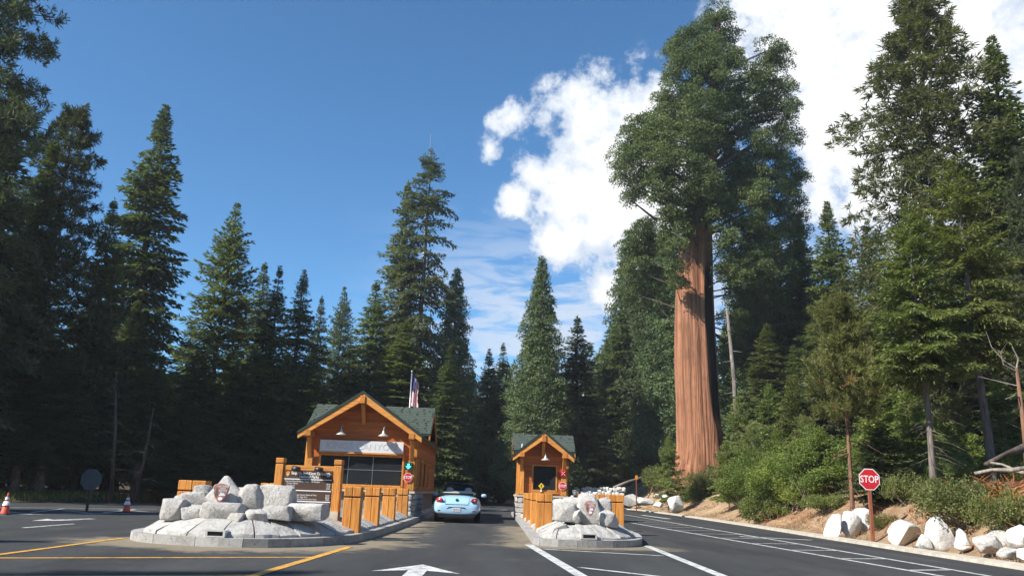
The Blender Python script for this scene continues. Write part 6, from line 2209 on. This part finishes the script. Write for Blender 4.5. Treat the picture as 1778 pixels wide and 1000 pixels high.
# tail lamps
for s in (-1, 1):
    n = 20
    P = []
    for k in range(n):
        a = 2 * math.pi * k / n
        xx = 0.135 * math.copysign(abs(math.cos(a)) ** 0.75, math.cos(a))
        zz_ = 0.088 * math.copysign(abs(math.sin(a)) ** 0.75, math.sin(a))
        P.append((xx, zz_))
    mb = MB()
    for (f_, yo) in ((1.0, 0.05), (1.0, -0.012), (0.85, -0.032), (0.5, -0.044)):
        for (xx, zz_) in P:
            skew = 0.10 * (xx + 0.135) * s
            mb.v.append((xx * f_, yo + (xx * f_ * s) * 0.50, zz_ * f_ * (1.0 + 0.25 * xx * s / 0.135)))
    for i in range(3):
        for k in range(n):
            mb.f.append((i * n + k, i * n + (k + 1) % n, (i + 1) * n + (k + 1) % n, (i + 1) * n + k))
            mb.mi.append(0)
    mb.f.append(tuple(3 * n + k for k in range(n)))
    mb.mi.append(0)
    tl = mb.build('tail_lamp', M['tail_red'], car, True)
    tl.location = (s * 0.665, 0.075, 0.835)
    c_ = MB().lathe([(0.045, 0.0), (0.035, 0.012), (0.0, 0.018)], 12).build('lamp_core', M['tail_dark'], tl, True)
    c_.rotation_euler = (R_(90), 0, 0)
    c_.location = (s * 0.02, -0.040, 0.0)
    MB().box(s * 0.60 - 0.12, s * 0.60 + 0.12, 0.005, 0.05, 0.435, 0.462).build('reflector', M['black'], car)
    wheel(car, s * 0.76, 0.85)
    wheel(car, s * 0.76, 3.38)
# plate recess and plate
rec = MB()
rec.add([(-0.30, -0.004, 0.585), (0.30, -0.004, 0.585), (0.40, -0.002, 0.50), (0.24, -0.006, 0.55), (-0.24, -0.006, 0.55), (-0.40, -0.002, 0.50)], [(0, 1, 3, 4), (1, 2, 3), (0, 4, 5)])
rec.build('plate_recess', M['black'], car)
pl_ = MB().box(-0.155, 0.155, -0.018, -0.006, 0.43, 0.56).build('number_plate', M['offwhite'], car)
text('6ZCB154', 0.085, (0, -0.020, 0.49), M['black'], pl_, 0.001, sx=0.85)
# round badge
mb = MB()
for k in range(20):
    a0_, a1_ = 2 * math.pi * k / 20, 2 * math.pi * (k + 1) / 20
    mb.prism([(0.058 * math.cos(a0_), 0.058 * math.sin(a0_)), (0.058 * math.cos(a1_), 0.058 * math.sin(a1_)), (0.046 * math.cos(a1_), 0.046 * math.sin(a1_)), (0.046 * math.cos(a0_), 0.046 * math.sin(a0_))], -0.01, 0.02)
for (p_, q_) in (((-0.022, 0.042), (0, 0.004)), ((0.022, 0.042), (0, 0.004)), ((-0.042, 0.012), (-0.018, -0.040)), ((-0.018, -0.040), (0, -0.004)), ((0, -0.004), (0.018, -0.040)), ((0.018, -0.040), (0.042, 0.012))):
    mb.beam((p_[0], 0, p_[1]), (q_[0], 0, q_[1]), 0.012, 0.011, (0, 1, 0))
bd_ = mb.build('badge', M['black'], car)
bd_.location = (0, 0.085, 0.85)
bd_.rotation_euler = (R_(-38), 0, 0)

# vehicle mostly hidden behind the small booth
c2 = at(986, 858, 58)
cv = thing('parked_car', 'white car with dark windows half hidden behind the small booth', 'car', (c2[0] - 0.3, 58, 0.0), R_(8))
loft([(0.0, 0.72, 0.35, 0.72, 3), (0.08, 0.84, 0.28, 0.86, 3.2), (0.5, 0.9, 0.22, 0.98, 3.4), (1.5, 0.92, 0.2, 1.02, 3.6), (3.0, 0.92, 0.2, 1.03, 3.6), (4.1, 0.9, 0.22, 1.0, 3.4), (4.5, 0.8, 0.3, 0.9, 3.2)], 36).build('body', M['car_white'], cv, True)
loft([(1.1, 0.70, 0.95, 1.05, 4), (1.7, 0.74, 0.95, 1.52, 4.5), (2.4, 0.75, 0.95, 1.60, 4.5), (3.6, 0.74, 0.95, 1.58, 4.5), (4.3, 0.66, 0.95, 1.15, 4)], 36).build('cabin', M['dark_glass'], cv, True)
loft([(1.75, 0.60, 1.50, 1.56, 4), (2.4, 0.66, 1.54, 1.64, 4), (3.6, 0.64, 1.52, 1.61, 4), (3.8, 0.58, 1.48, 1.56, 4)], 30).build('roof', M['black'], cv, True)
for s in (-1, 1):
    wheel(cv, s * 0.80, 0.9)
    wheel(cv, s * 0.80, 3.6)
    MB().box(s * 0.62 - 0.14, s * 0.62 + 0.14, 0.02, 0.12, 0.62, 0.76).build('headlight', M['steel'], cv, bevel=0.02)
    m_ = loft([(1.55, 0.07, 0.98, 1.08, 3), (1.60, 0.13, 0.94, 1.14, 3), (1.70, 0.09, 0.97, 1.1, 3)], 16).build('door_mirror', M['car_white'], cv, True)
    m_.location = (s * 1.02, 0, 0)
